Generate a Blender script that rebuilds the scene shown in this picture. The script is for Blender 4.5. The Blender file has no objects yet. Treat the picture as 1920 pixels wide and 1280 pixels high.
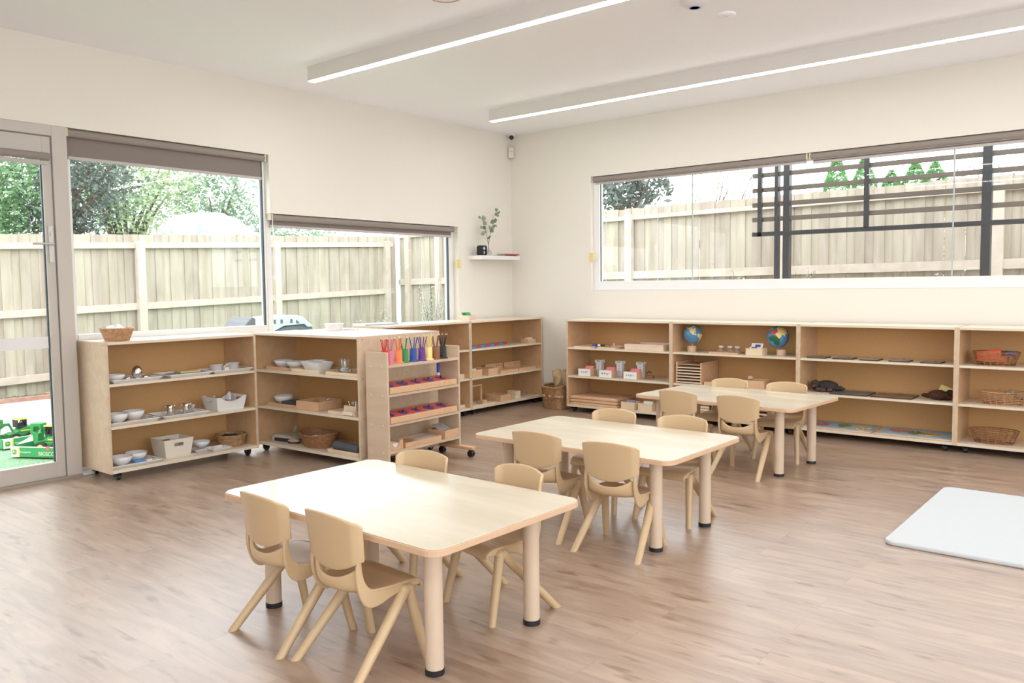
import bpy, math, random
from mathutils import Vector, Matrix, Euler
random.seed(7)
PI = math.pi
S = bpy.context.scene
COL = S.collection

# ------------------------------------------------------------------ camera
cd = bpy.data.cameras.new('camera')
cam = bpy.data.objects.new('camera', cd)
COL.objects.link(cam)
S.camera = cam
YAW, PIT, ROL = 0.6821587, -0.0676535, -0.0114267
Fv = Vector((-math.sin(YAW)*math.cos(PIT), math.cos(YAW)*math.cos(PIT), math.sin(PIT)))
Rv = Vector((math.cos(YAW), math.sin(YAW), 0)); Uv = Rv.cross(Fv)
R2 = Rv*math.cos(ROL) + Uv*math.sin(ROL); U2 = Uv*math.cos(ROL) - Rv*math.sin(ROL)
M = Matrix((R2, U2, -Fv)).transposed().to_4x4()
M.translation = Vector((5.9588, -7.351, 1.3034))
cam.matrix_world = M
cd.sensor_fit = 'HORIZONTAL'; cd.sensor_width = 36.0
cd.lens = 1535.78/1920*36.0
cd.clip_start = 0.05; cd.clip_end = 200

# ------------------------------------------------------------------ world, exposure
w = bpy.data.worlds.new('overcast_sky'); S.world = w; w.use_nodes = True
bg = w.node_tree.nodes['Background']
bg.inputs[0].default_value = (0.93, 0.97, 1.0, 1); bg.inputs[1].default_value = 3.2
S.view_settings.view_transform = 'Standard'
S.view_settings.look = 'None'
S.view_settings.exposure = 0.58
S.view_settings.gamma = 1.0
S.view_settings.use_curve_mapping = False
S.cycles.transparent_max_bounces = 32
LAMP = 23.0        # radiance of the ceiling strips

# ------------------------------------------------------------------ materials
MATS = {}
def nt(name):
    m = bpy.data.materials.new(name); m.use_nodes = True
    return m, m.node_tree.nodes, m.node_tree.links, m.node_tree.nodes['Principled BSDF']
def P(name, col, rough=.5, metal=0, spec=.5, bump=0, bscale=80, vary=0, vscale=6):
    if name in MATS: return MATS[name]
    m, n, l, b = nt(name)
    b.inputs['Base Color'].default_value = (*col, 1); b.inputs['Roughness'].default_value = rough
    b.inputs['Metallic'].default_value = metal; b.inputs['Specular IOR Level'].default_value = spec
    if vary or bump:
        tc = n.new('ShaderNodeTexCoord')
    if vary:
        no = n.new('ShaderNodeTexNoise'); no.inputs['Scale'].default_value = vscale; no.inputs['Detail'].default_value = 4
        l.new(tc.outputs['Object'], no.inputs['Vector'])
        r = n.new('ShaderNodeValToRGB'); r.color_ramp.elements[0].position = .3; r.color_ramp.elements[1].position = .7
        r.color_ramp.elements[0].color = (*[c*(1-vary) for c in col], 1)
        r.color_ramp.elements[1].color = (*[min(1, c*(1+vary)) for c in col], 1)
        l.new(no.outputs['Fac'], r.inputs['Fac']); l.new(r.outputs['Color'], b.inputs['Base Color'])
    if bump:
        nb = n.new('ShaderNodeTexNoise'); nb.inputs['Scale'].default_value = bscale
        l.new(tc.outputs['Object'], nb.inputs['Vector'])
        bu = n.new('ShaderNodeBump'); bu.inputs['Strength'].default_value = bump; bu.inputs['Distance'].default_value = .01
        l.new(nb.outputs['Fac'], bu.inputs['Height']); l.new(bu.outputs['Normal'], b.inputs['Normal'])
    MATS[name] = m
    return m
def wood(name, c1, c2, scale=(3, 30, 30), rough=.45, island=0):
    """wood grain: noise stretched along one axis"""
    if name in MATS: return MATS[name]
    m, n, l, b = nt(name)
    tc = n.new('ShaderNodeTexCoord'); mp = n.new('ShaderNodeMapping'); mp.inputs['Scale'].default_value = scale
    l.new(tc.outputs['Object'], mp.inputs['Vector'])
    no = n.new('ShaderNodeTexNoise'); no.inputs['Scale'].default_value = 1; no.inputs['Detail'].default_value = 6
    no.inputs['Distortion'].default_value = .6
    l.new(mp.outputs['Vector'], no.inputs['Vector'])
    r = n.new('ShaderNodeValToRGB'); r.color_ramp.elements[0].position = .32; r.color_ramp.elements[1].position = .68
    r.color_ramp.elements[0].color = (*c1, 1); r.color_ramp.elements[1].color = (*c2, 1)
    l.new(no.outputs['Fac'], r.inputs['Fac'])
    out = r.outputs['Color']
    if island:
        g = n.new('ShaderNodeNewGeometry'); hs = n.new('ShaderNodeHueSaturation')
        mr = n.new('ShaderNodeMapRange'); mr.inputs['To Min'].default_value = 1-island; mr.inputs['To Max'].default_value = 1+island
        l.new(g.outputs['Random Per Island'], mr.inputs['Value']); l.new(mr.outputs['Result'], hs.inputs['Value'])
        mr2 = n.new('ShaderNodeMapRange'); mr2.inputs['To Min'].default_value = .487; mr2.inputs['To Max'].default_value = .512
        l.new(g.outputs['Random Per Island'], mr2.inputs['Value']); l.new(mr2.outputs['Result'], hs.inputs['Hue'])
        l.new(out, hs.inputs['Color']); out = hs.outputs['Color']
    l.new(out, b.inputs['Base Color'])
    b.inputs['Roughness'].default_value = rough
    MATS[name] = m
    return m
def glassy(name, tint=(1, 1, 1), gloss=.08, rough=.02):
    if name in MATS: return MATS[name]
    m = bpy.data.materials.new(name); m.use_nodes = True
    n, l = m.node_tree.nodes, m.node_tree.links; n.clear()
    o = n.new('ShaderNodeOutputMaterial'); t = n.new('ShaderNodeBsdfTransparent'); g = n.new('ShaderNodeBsdfGlossy')
    t.inputs[0].default_value = (*tint, 1); g.inputs['Roughness'].default_value = rough
    lw = n.new('ShaderNodeLayerWeight'); lw.inputs['Blend'].default_value = .5
    pw = n.new('ShaderNodeMath'); pw.operation = 'POWER'; pw.inputs[1].default_value = 3.5; l.new(lw.outputs['Facing'], pw.inputs[0])
    ma = n.new('ShaderNodeMath'); ma.operation = 'MULTIPLY_ADD'; ma.inputs[1].default_value = .45; ma.inputs[2].default_value = gloss
    l.new(pw.outputs[0], ma.inputs[0])
    mx = n.new('ShaderNodeMixShader'); l.new(ma.outputs[0], mx.inputs[0]); l.new(t.outputs[0], mx.inputs[1]); l.new(g.outputs[0], mx.inputs[2])
    l.new(mx.outputs[0], o.inputs[0])
    MATS[name] = m
    return m
def leafmat(name, c1, c2, yellow=None):
    m, n, l, b = nt(name)
    g = n.new('ShaderNodeNewGeometry'); r = n.new('ShaderNodeValToRGB')
    r.color_ramp.elements[0].color = (*c1, 1); r.color_ramp.elements[1].color = (*c2, 1)
    if yellow:
        e = r.color_ramp.elements.new(.8); e.color = (*c2, 1); r.color_ramp.elements[2].color = (*yellow, 1)
    l.new(g.outputs['Random Per Island'], r.inputs['Fac'])
    l.new(r.outputs['Color'], b.inputs['Base Color']); b.inputs['Roughness'].default_value = .6
    t = n.new('ShaderNodeBsdfTranslucent'); l.new(r.outputs['Color'], t.inputs[0])
    mx = n.new('ShaderNodeMixShader'); mx.inputs[0].default_value = .35
    l.new(b.outputs[0], mx.inputs[1]); l.new(t.outputs[0], mx.inputs[2]); l.new(mx.outputs[0], n['Material Output'].inputs[0])
    MATS[name] = m
    return m
def emit(name, col, s):
    m = bpy.data.materials.new(name); m.use_nodes = True
    n = m.node_tree.nodes; n.clear(); o = n.new('ShaderNodeOutputMaterial'); e = n.new('ShaderNodeEmission')
    e.inputs[0].default_value = (*col, 1); e.inputs[1].default_value = s
    m.node_tree.links.new(e.outputs[0], o.inputs[0]); MATS[name] = m
    return m

WALL = P('warm_white_wall_paint', (.80, .765, .69), .75, bump=.04, bscale=220)
CEIL = P('ceiling_paint', (.94, .945, .985), .8)
FRAME = P('white_aluminium', (.54, .50, .45), .4)
FRAMEW = P('bright_white_frame', (.82, .82, .81), .4)
GLASS = glassy('window_glass', gloss=.02)
GASKET = P('dark_gasket', (.05, .08, .09), .5)
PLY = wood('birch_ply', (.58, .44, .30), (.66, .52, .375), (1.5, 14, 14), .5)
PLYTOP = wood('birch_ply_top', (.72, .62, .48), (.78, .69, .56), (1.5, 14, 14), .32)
PLYIN = wood('birch_ply_inner_shade', (.60, .385, .21), (.67, .44, .255), (1.5, 14, 14), .5)  # same birch, browner tint imitates the unlit shelf insides
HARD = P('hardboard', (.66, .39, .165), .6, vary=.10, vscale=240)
BEECH = wood('beech', (.62, .38, .22), (.72, .47, .29), (4, 30, 30), .45)
PINE = wood('pale_pine', (.74, .57, .38), (.82, .66, .47), (4, 30, 30), .5)
CHAIR = P('beige_plastic', (.60, .435, .255), .32, spec=.5)
LAM = wood('maple_laminate', (.60, .54, .41), (.70, .64, .51), (1.2, 9, 9), .22)
EDGE = P('peach_edge', (.68, .46, .30), .45)
LEG = P('cream_leg', (.66, .52, .39), .5)
BLACK = P('black_plastic', (.012, .012, .014), .4)
DARK = P('charcoal_metal', (.035, .037, .042), .35)
BRONZE = P('bronze_slat', (.13, .11, .09), .5)
WHITE = P('white_plastic', (.78, .77, .76), .35)
CHINA = P('white_china', (.80, .80, .81), .18)
PAPER = P('white_paper', (.82, .82, .82), .7)
CLOTH = P('white_cloth', (.84, .84, .84), .9)
STEEL = P('polished_steel', (.75, .74, .72), .12, metal=1)
BLIND = P('taupe_blind_fabric', (.29, .25, .225), .85, bump=.06, bscale=500)
BLINDB = P('taupe_blind_shade', (.235, .20, .18), .85, bump=.06, bscale=500)
WICK = P('wicker', (.52, .29, .15), .6, vary=.3, vscale=60)
WICKD = P('dark_wicker', (.33, .16, .075), .6, vary=.35, vscale=60)
SEAG = P('seagrass', (.38, .22, .105), .7, vary=.35, vscale=45)
JAR = glassy('jar_glass', (.95, .96, .96), .10)
CLEARP = P('clear_plastic', (.80, .78, .76), .25); CLEARP.node_tree.nodes['Principled BSDF'].inputs['Alpha'].default_value = .5
GREYC = P('grey_cloth', (.10, .11, .12), .9, bump=.3, bscale=300)
SKYB = P('sky_blue', (.20, .42, .62), .4)

# ------------------------------------------------------------------ mesh builder
class MB:
    def __init__(s): s.v = []; s.f = []; s.m = []; s.sm = []
    def add(s, vs, fs, mi=0, smooth=False, M=None):
        k = len(s.v)
        s.v += [tuple(M @ Vector(p)) for p in vs] if M is not None else [tuple(p) for p in vs]
        s.f += [tuple(k+i for i in f) for f in fs]; s.m += [mi]*len(fs); s.sm += [smooth]*len(fs)
        return s
    def box(s, x0, x1, y0, y1, z0, z1, mi=0, M=None):
        vs = [(x, y, z) for x in (x0, x1) for y in (y0, y1) for z in (z0, z1)]
        return s.add(vs, [(0, 1, 3, 2), (4, 6, 7, 5), (0, 4, 5, 1), (2, 3, 7, 6), (0, 2, 6, 4), (1, 5, 7, 3)], mi, False, M)
    def tube(s, pts, r, seg=10, mi=0, cap=True, M=None, squash=None):
        pts = [Vector(p) for p in pts]; n = len(pts)
        rs = r if isinstance(r, (list, tuple)) else [r]*n
        vs = []; fs = []
        ref = Vector((0, 0, 1))
        for i, p in enumerate(pts):
            t = (pts[min(i+1, n-1)] - pts[max(i-1, 0)]).normalized()
            a = ref if abs(t.dot(ref)) < .95 else Vector((0, 1, 0))
            u = t.cross(a).normalized(); v = t.cross(u).normalized()
            for k in range(seg):
                an = 2*PI*k/seg
                vs.append(p + (u*math.cos(an) + v*math.sin(an))*rs[i])
        for i in range(n-1):
            for k in range(seg):
                fs.append((i*seg+k, i*seg+(k+1) % seg, (i+1)*seg+(k+1) % seg, (i+1)*seg+k))
        s.add(vs, fs, mi, True, M)
        if cap:
            s.add(vs[:seg], [tuple(range(seg))], mi, False, M); s.add(vs[-seg:], [tuple(reversed(range(seg)))], mi, False, M)
        return s
    def cyl(s, x, y, z0, z1, r0, r1=None, seg=20, mi=0, M=None):
        return s.tube([(x, y, z0), (x, y, z1)], [r0, r0 if r1 is None else r1], seg, mi, True, M)
    def lathe(s, prof, seg=24, mi=0, at=(0, 0, 0), sx=1, sy=1, M=None):
        vs = []; fs = []
        for r, z in prof:
            for k in range(seg):
                a = 2*PI*k/seg; vs.append((at[0]+r*math.cos(a)*sx, at[1]+r*math.sin(a)*sy, at[2]+z))
        for i in range(len(prof)-1):
            for k in range(seg):
                fs.append((i*seg+k, i*seg+(k+1) % seg, (i+1)*seg+(k+1) % seg, (i+1)*seg+k))
        s.add(vs, fs, mi, True, M)
        if prof[0][0] > 1e-4: s.add(vs[:seg], [tuple(reversed(range(seg)))], mi, False, M)
        if prof[-1][0] > 1e-4: s.add(vs[-seg:], [tuple(range(seg))], mi, False, M)
        return s
    def prism(s, poly, axis, a, b, mi=0, M=None):
        """poly in the plane across axis; axis 0: (y,z), 1: (x,z), 2: (x,y)"""
        def q(p, c):
            return ((c, p[0], p[1]), (p[0], c, p[1]), (p[0], p[1], c))[axis]
        n = len(poly)
        vs = [q(p, a) for p in poly] + [q(p, b) for p in poly]
        fs = [tuple(range(n)), tuple(reversed(range(n, 2*n)))] + [(i, (i+1) % n, n+(i+1) % n, n+i) for i in range(n)]
        return s.add(vs, fs, mi, False, M)
    def grid(s, fn, nu, nv, mi=0, skip=(), M=None, smooth=True):
        vs = [fn(i/nu, j/nv) for j in range(nv+1) for i in range(nu+1)]
        fs = [(j*(nu+1)+i, j*(nu+1)+i+1, (j+1)*(nu+1)+i+1, (j+1)*(nu+1)+i) for j in range(nv) for i in range(nu) if (i, j) not in skip]
        return s.add(vs, fs, mi, smooth, M)
    def ball(s, c, r, seg=16, rings=10, mi=0, M=None):
        r = r if isinstance(r, (tuple, list)) else (r, r, r)
        vs = []; fs = []
        for j in range(rings+1):
            t = PI*j/rings
            for k in range(seg):
                a = 2*PI*k/seg
                vs.append((c[0]+r[0]*math.sin(t)*math.cos(a), c[1]+r[1]*math.sin(t)*math.sin(a), c[2]-r[2]*math.cos(t)))
        for j in range(rings):
            for k in range(seg):
                fs.append((j*seg+k, j*seg+(k+1) % seg, (j+1)*seg+(k+1) % seg, (j+1)*seg+k))
        return s.add(vs, fs, mi, True, M)

def obj(name, mb, mats, parent=None, loc=None, rot=None, bevel=0, solid=0, sub=0, offset=0, fix=True):
    me = bpy.data.meshes.new(name); me.from_pydata(mb.v, [], mb.f)
    mats = mats if isinstance(mats, (list, tuple)) else [mats]
    for m in mats: me.materials.append(m)
    for p, mi, sm in zip(me.polygons, mb.m, mb.sm): p.material_index = mi; p.use_smooth = sm
    if fix:
        import bmesh
        b = bmesh.new(); b.from_mesh(me)
        if sub or solid: bmesh.ops.remove_doubles(b, verts=b.verts, dist=1e-5)
        bmesh.ops.recalc_face_normals(b, faces=b.faces); b.to_mesh(me); b.free()
    me.update()
    o = bpy.data.objects.new(name, me); COL.objects.link(o)
    if parent: o.parent = parent
    if loc: o.location = loc
    if rot: o.rotation_euler = rot
    if solid:
        md = o.modifiers.new('solidify', 'SOLIDIFY'); md.thickness = solid; md.offset = offset
    if bevel:
        md = o.modifiers.new('bevel', 'BEVEL'); md.width = bevel; md.segments = 2; md.limit_method = 'ANGLE'; md.angle_limit = .7
    if sub:
        md = o.modifiers.new('subdivision', 'SUBSURF'); md.levels = sub; md.render_levels = sub
    return o
def tag(o, label, cat, group=None):
    o['label'] = label; o['category'] = cat
    if group: o['group'] = group
    return o
def thing(name, label, cat, loc=(0, 0, 0), rz=0, group=None):
    o = bpy.data.objects.new(name, None); COL.objects.link(o); o.empty_display_size = .05
    o.location = loc; o.rotation_euler = (0, 0, math.radians(rz))
    return tag(o, label, cat, group)
def struct(name, mb, m, parent=None, bevel=0):
    o = obj(name, mb, m, parent, bevel=bevel)
    if not parent: o['kind'] = 'structure'
    return o
def dup(root, loc, rz, label, group=None):
    r = root.copy(); COL.objects.link(r); r.location = loc; r.rotation_euler = (0, 0, math.radians(rz)); r['label'] = label
    if group: r['group'] = group
    for ch in list(root.children):
        c = ch.copy(); COL.objects.link(c); c.parent = r
        for g in list(ch.children):
            d = g.copy(); COL.objects.link(d); d.parent = c
    return r
def text_part(name, body, size, mat, parent, loc, rot, ext=.0006, align='CENTER'):
    cu = bpy.data.curves.new(name, 'FONT'); cu.body = body; cu.size = size; cu.extrude = ext
    cu.align_x = align; cu.align_y = 'CENTER'
    t = bpy.data.objects.new(name, cu); COL.objects.link(t)
    dg = bpy.context.evaluated_depsgraph_get(); me = bpy.data.meshes.new_from_object(t.evaluated_get(dg))
    bpy.data.objects.remove(t); me.materials.clear(); me.materials.append(mat)
    o = bpy.data.objects.new(name, me); COL.objects.link(o); o.parent = parent; o.location = loc; o.rotation_euler = rot
    return o

# ------------------------------------------------------------------ room shell
XR, YF, HC = 9.5, -10.5, 3.005
# floor material: planks along x
m, n, l, b = nt('vinyl_plank_floor'); FLOOR = m
tc = n.new('ShaderNodeTexCoord')
br = n.new('ShaderNodeTexBrick'); br.offset = .37; br.inputs['Scale'].default_value = 1
br.inputs['Brick Width'].default_value = 1.22; br.inputs['Row Height'].default_value = .152
br.inputs['Mortar Size'].default_value = .0012; br.inputs['Mortar Smooth'].default_value = .3
br.inputs['Color1'].default_value = (.0, .0, .0, 1); br.inputs['Color2'].default_value = (1, 1, 1, 1); br.inputs['Mortar'].default_value = (.5, .5, .5, 1)
l.new(tc.outputs['Object'], br.inputs['Vector'])
mp = n.new('ShaderNodeMapping'); mp.inputs['Scale'].default_value = (2.2, 12, 1)
va = n.new('ShaderNodeVectorMath'); va.operation = 'ADD'
cs = n.new('ShaderNodeVectorMath'); cs.operation = 'SCALE'; cs.inputs['Scale'].default_value = 7.0
l.new(br.outputs['Color'], cs.inputs[0]); l.new(tc.outputs['Object'], va.inputs[0]); l.new(cs.outputs[0], va.inputs[1])
l.new(va.outputs[0], mp.inputs['Vector'])
n1 = n.new('ShaderNodeTexNoise'); n1.inputs['Scale'].default_value = 1.3; n1.inputs['Detail'].default_value = 7; n1.inputs['Distortion'].default_value = .8
l.new(mp.outputs['Vector'], n1.inputs['Vector'])
r1 = n.new('ShaderNodeValToRGB'); r1.color_ramp.elements[0].position = .3; r1.color_ramp.elements[1].position = .66
r1.color_ramp.elements[0].color = (.285, .193, .132, 1); r1.color_ramp.elements[1].color = (.455, .335, .25, 1)
l.new(n1.outputs['Fac'], r1.inputs['Fac'])
mp2 = n.new('ShaderNodeMapping'); mp2.inputs['Scale'].default_value = (4.5, 16, 1)
l.new(va.outputs[0], mp2.inputs['Vector'])
n2 = n.new('ShaderNodeTexNoise'); n2.inputs['Scale'].default_value = 1.2; n2.inputs['Detail'].default_value = 2
l.new(mp2.outputs['Vector'], n2.inputs['Vector'])
r2 = n.new('ShaderNodeValToRGB'); r2.color_ramp.elements[0].position = .60; r2.color_ramp.elements[1].position = .72
r2.color_ramp.elements[0].color = (1, 1, 1, 1); r2.color_ramp.elements[1].color = (.62, .52, .46, 1)
l.new(n2.outputs['Fac'], r2.inputs['Fac'])
mu = n.new('ShaderNodeMix'); mu.data_type = 'RGBA'; mu.blend_type = 'MULTIPLY'; mu.inputs[0].default_value = 1
l.new(r1.outputs['Color'], mu.inputs[6]); l.new(r2.outputs['Color'], mu.inputs[7])
r3 = n.new('ShaderNodeMapRange'); r3.inputs['To Min'].default_value = .93; r3.inputs['To Max'].default_value = 1.06
l.new(br.outputs['Color'], r3.inputs['Value'])
hs = n.new('ShaderNodeHueSaturation'); l.new(mu.outputs[2], hs.inputs['Color']); l.new(r3.outputs['Result'], hs.inputs['Value'])
mu2 = n.new('ShaderNodeMix'); mu2.data_type = 'RGBA'; mu2.blend_type = 'MIX'; mu2.inputs[7].default_value = (.28, .185, .12, 1)
l.new(br.outputs['Fac'], mu2.inputs[0]); l.new(hs.outputs['Color'], mu2.inputs[6]); l.new(mu2.outputs[2], b.inputs['Base Color'])
rr = n.new('ShaderNodeMapRange'); rr.inputs['To Min'].default_value = .30; rr.inputs['To Max'].default_value = .44
l.new(n1.outputs['Fac'], rr.inputs['Value']); l.new(rr.outputs['Result'], b.inputs['Roughness'])
bu = n.new('ShaderNodeBump'); bu.inputs['Strength'].default_value = .12; bu.inputs['Distance'].default_value = .003
l.new(n1.outputs['Fac'], bu.inputs['Height']); l.new(bu.outputs['Normal'], b.inputs['Normal'])
b.inputs['Specular IOR Level'].default_value = .6; b.inputs['Coat Weight'].default_value = .9; b.inputs['Coat Roughness'].default_value = .34

struct('floor', MB().box(-.12, XR, YF, .12, -.12, 0), FLOOR)
struct('ceiling', MB().box(-.16, XR+.1, YF-.1, .16, HC, HC+.12), CEIL)
# left wall (x = 0 plane) with door, window 1 and window 2
DY0, DY1, DH = -5.92, -4.93, 2.40
W1A, W1B, W1H = -4.84, -3.227, 2.424
W2B, W2H, W2S = -.906, 1.937, .62
wl = MB()
T = -.16
wl.box(T, 0, YF, DY0, 0, HC)
wl.box(T, 0, DY0, W1A, W1H, HC)
wl.box(T, 0, W1A, W1B, W1H, HC)
wl.box(T, 0, W1B, W2B, W2H, HC); wl.box(T, 0, W1B, W2B, 0, W2S)
wl.box(T, 0, W2B, .16, 0, HC)
struct('wall_left', wl, WALL)
X3A, X3B, Z3A, Z3B = 1.087, 6.4, 1.246, 2.447
wb = MB()
wb.box(0, X3A, 0, .16, 0, HC); wb.box(X3A, X3B, 0, .16, 0, Z3A); wb.box(X3A, X3B, 0, .16, Z3B, HC); wb.box(X3B, XR+.1, 0, .16, 0, HC)
struct('wall_back', wb, WALL)
struct('wall_right', MB().box(XR, XR+.12, YF, -9.5, 0, HC).box(XR, XR+.12, -9.5, -2, 2.7, HC).box(XR, XR+.12, -9.5, -2, 0, .8).box(XR, XR+.12, -2, 0, 0, HC), WALL)  # out of view; opening enlarged to brighten the ceiling
struct('trim_5', MB().box(XR+.12, XR+9, -20, .1, -.3, -.1).box(-.2, XR+.12, -20, YF-.12, -.3, -.1), P('bounce_paving', (.80, .80, .83), .8))  # unseen ground, made pale to bounce light up to the ceiling
struct('wall_front', MB().box(-.16, 4.2, YF-.12, YF, 0, HC).box(4.2, 8.5, YF-.12, YF, 2.5, HC).box(4.2, 8.5, YF-.12, YF, 0, 1.0).box(8.5, XR+.12, YF-.12, YF, 0, HC), WALL)  # unseen wall; its opening is added for fill light from the camera side
UNDERSHADE = P('under_shelf_shade', (.03, .028, .027), .5)  # black strip standing in for deep shade under the wall shelves
struct('shade_strip_back', MB().box(0, XR, -.014, 0, 0, .075), UNDERSHADE)
struct('shade_strip_left', MB().box(0, .014, W1B+.0, -.014, 0, .075), UNDERSHADE)

# ---- door
d = MB()
d.box(-.11, 0.004, DY0+.001, DY0+.05, 0.001, 2.423); d.box(-.11, .004, -4.938, W1A-.001, 0.001, 2.423)
d.box(-.11, .0035, DY0+.05, -4.938, 2.352, 2.423)
door = struct('door_1', d, FRAME, bevel=.003)
lf = MB(); y0, y1 = DY0+.055, -4.943
lf.box(-.06, -.012, y1-.056, y1, .02, 2.345); lf.box(-.06, -.012, y0, y0+.06, .02, 2.345)
lf.box(-.06, -.012, y0+.06, y1-.056, .02, .128); lf.box(-.06, -.012, y0+.06, y1-.056, 2.238, 2.345)
obj('door_leaf', lf, FRAME, door, bevel=.002)
obj('door_glass', MB().box(-.04, -.034, y0+.055, y1-.05, .12, 2.245), GLASS, door)
g = MB(); g.box(-.045, -.03, y1-.064, y1-.056, .128, 2.238); obj('gasket', g, GASKET, door)
obj('safety_band', MB().box(-.0335, -.033, y0+.06, y1-.06, .915, .995), P('frosted_band', (.8, .8, .8), .6), door)
h = MB(); h.box(-.012, -.002, -4.985, -4.955, 1.50, 1.745); h.tube([(-.002, -4.97, 1.622), (.04, -4.97, 1.622), (.05, -4.985, 1.622), (.05, -5.11, 1.622)], .008, 8); h.box(-.002, .012, -4.975, -4.965, 1.68, 1.71)
obj('door_handle', h, P('satin_nickel', (.55, .53, .5), .35, metal=.6), door)
struct('trim_1', MB().box(-.14, .012, DY0, -4.84, 0, .02), P('threshold', (.35, .30, .25), .5))

# ---- window 1 and 2
def window(name, sills, boxes, glass, extra=()):
    f = MB()
    for bx in boxes: f.box(*bx)
    o = struct(name, f, FRAMEW, bevel=.002)
    g = MB()
    for bx in glass: g.box(*bx)
    obj('window_glass', g, GLASS, o)
    if sills:
        s_ = MB()
        for bx in sills: s_.box(*bx)
        obj('window_sill', s_, FRAMEW, o, bevel=.002)
    for nm, bx, mt in extra: obj(nm, MB().box(*bx), mt, o)
    return o
window('window_1', [(-.15, -.001, W1A+.001, W1B-.001, .001, .02)],
       [(-.13, -.07, W1A+.001, W1A+.045, .021, W1H-.001), (-.13, -.07, -3.25, W1B-.001, .021, W1H-.001), (-.13, -.07, W1A+.045, -3.25, W1H-.05, W1H-.001),
        (-.13, -.07, W1A+.045, -3.25, .021, .06), (-.135, -.06, W1A+.0445, -3.2495, .925, .995)],
       [(-.103, -.097, W1A+.04, -3.245, .05, W1H-.04)],
       [('gasket', (-.09, -.066, -3.262, -3.25, .995, W1H-.05), GASKET)])
window('window_2', [(-.155, -.001, W1B+.001, W2B-.001, W2S+.0005, W2S+.02)],
       [(-.13, -.07, W1B+.001, -3.175, W2S+.021, W2H-.001), (-.13, -.07, -.985, W2B-.001, W2S+.021, W2H-.001), (-.13, -.07, -3.175, -.985, W2H-.05, W2H-.001), (-.13, -.07, -3.175, -.985, W2S+.021, W2S+.06)],
       [(-.103, -.097, -3.18, -.98, W2S+.05, W2H-.04), (-.115, -.109, -2.12, -2.02, W2S+.05, W2H-.04)],
       [('gasket', (-.09, -.066, -.997, -.985, W2S+.06, W2H-.05), GASKET)])
window('window_3', [(X3A+.001, X3B-.001, .001, .049, Z3A+.0005, Z3A+.012)],
       [(X3A+.001, X3A+.075, .05, .12, Z3A+.001, Z3B-.001), (X3B-.06, X3B-.001, .05, .12, Z3A+.001, Z3B-.001), (X3A+.075, X3B-.06, .05, .12, Z3B-.06, Z3B-.001), (X3A+.075, X3B-.06, .05, .12, Z3A+.001, Z3A+.095)],
       [(X3A+.07, 2.225, .082, .088, Z3A+.09, Z3B-.05), (2.23, 4.53, .082, .088, Z3A+.09, Z3B-.05), (4.45, X3B-.05, .092, .098, Z3A+.09, Z3B-.05)],
       [('gasket', (X3A+.075, X3A+.08, .07, .085, Z3A+.095, Z3B-.06), GASKET),
        ('glass_joint', (2.224, 2.232, .078, .09, Z3A+.095, Z3B-.06), P('clear_silicone', (.45, .5, .5), .3)),
        ('glass_joint', (4.525, 4.535, .078, .09, Z3A+.095, Z3B-.06), P('clear_silicone', (.45, .5, .5), .3))])

# ---- roller blinds
def blind(label, axis, a, b_, zt, drop, depth=.030, r=.028, bar=True):
    L = b_-a
    t = thing('roller_blind', label, 'blind', (-depth if axis == 1 else a, a if axis == 1 else depth, zt-r), 90 if axis == 1 else 0, 'roller blinds over the windows')
    # local x runs along the blind, local y points to the outside
    tb = MB(); tb.tube([(0.0, 0, 0), (L, 0, 0)], r, 20)
    obj('roller_tube', tb, BLIND, t)
    br_ = MB()
    for x in (-.012, L): br_.box(x, x+.012, -.02, .034, -.025, .028)
    obj('bracket', br_, P('cream_plastic', (.72, .66, .5), .5), t)
    s_ = MB(); s_.box(.012, L-.014, r-.006, r-.003, -drop, 0); obj('blind_fabric', s_, BLINDB, t)
    bb = MB(); bb.box(.008, L-.01, r-.014, r+.004, -drop-.022, -drop); obj('bottom_bar', bb, P('silver_bar', (.50, .46, .44), .4), t, bevel=.003)
    return t
blind('long taupe roller blind across the tall window beside the glass door', 1, W1A+.016, W1B-.03, W1H-.003, .155)
blind('taupe roller blind over the lower window left of the room corner', 1, W1B+.02, W2B-.04, W2H-.002, .062)
blind('left taupe roller blind of the wide high window on the back wall', 0, X3A+.02, 3.36, Z3B-.002, .030)
blind('right taupe roller blind of the wide high window on the back wall', 0, 3.40, X3B-.03, Z3B-.002, .042)
t = thing('roller_blind', 'short taupe roller blind mounted on the glass door leaf', 'blind', (.03, y0+.03, 2.205), 90, 'roller blinds over the windows')
L = (y1-.03)-(y0+.03)
obj('roller_tube', MB().tube([(0, 0, 0), (L, 0, 0)], .026, 20), BLIND, t)
obj('bottom_bar', MB().box(.01, L-.01, .0, .03, -.055, -.028), P('silver_bar', (.50, .46, .44), .4), t, bevel=.003)
for px, rx, nm in ((W1B+.02, 0, 'white blind cord hanging between the tall and the low window'),):
    c = MB(); c.tube([(.012, W1B+.014, 1.93), (.012, W1B+.014, 1.42)], .003, 6); c.tube([(.012, W1B+.014, 1.42), (.012, W1B+.014, 1.37)], .007, 8)
    tag(obj('blind_cord', c, WHITE), nm, 'cord')
for loc, rz, lb in (((0, -.915, 1.545), 90, 'small yellow sticky tag on the frame right of the low window'), ((X3A+.02, -.0, 1.60), 0, 'small yellow sticky tag on the frame left of the high window')):
    o = thing('chain_holder', lb, 'tag', loc, rz, 'yellow chain tags')
    if rz: obj('yellow_pad', MB().box(-.03, .03, -.014, -.001, -.045, .045), P('yellow_pad', (.80, .62, .25), .6), o, bevel=.002)
    else: obj('yellow_pad', MB().box(-.03, .02, -.016, -.001, -.045, .045), P('yellow_pad', (.80, .62, .25), .6), o, bevel=.002)

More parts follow.
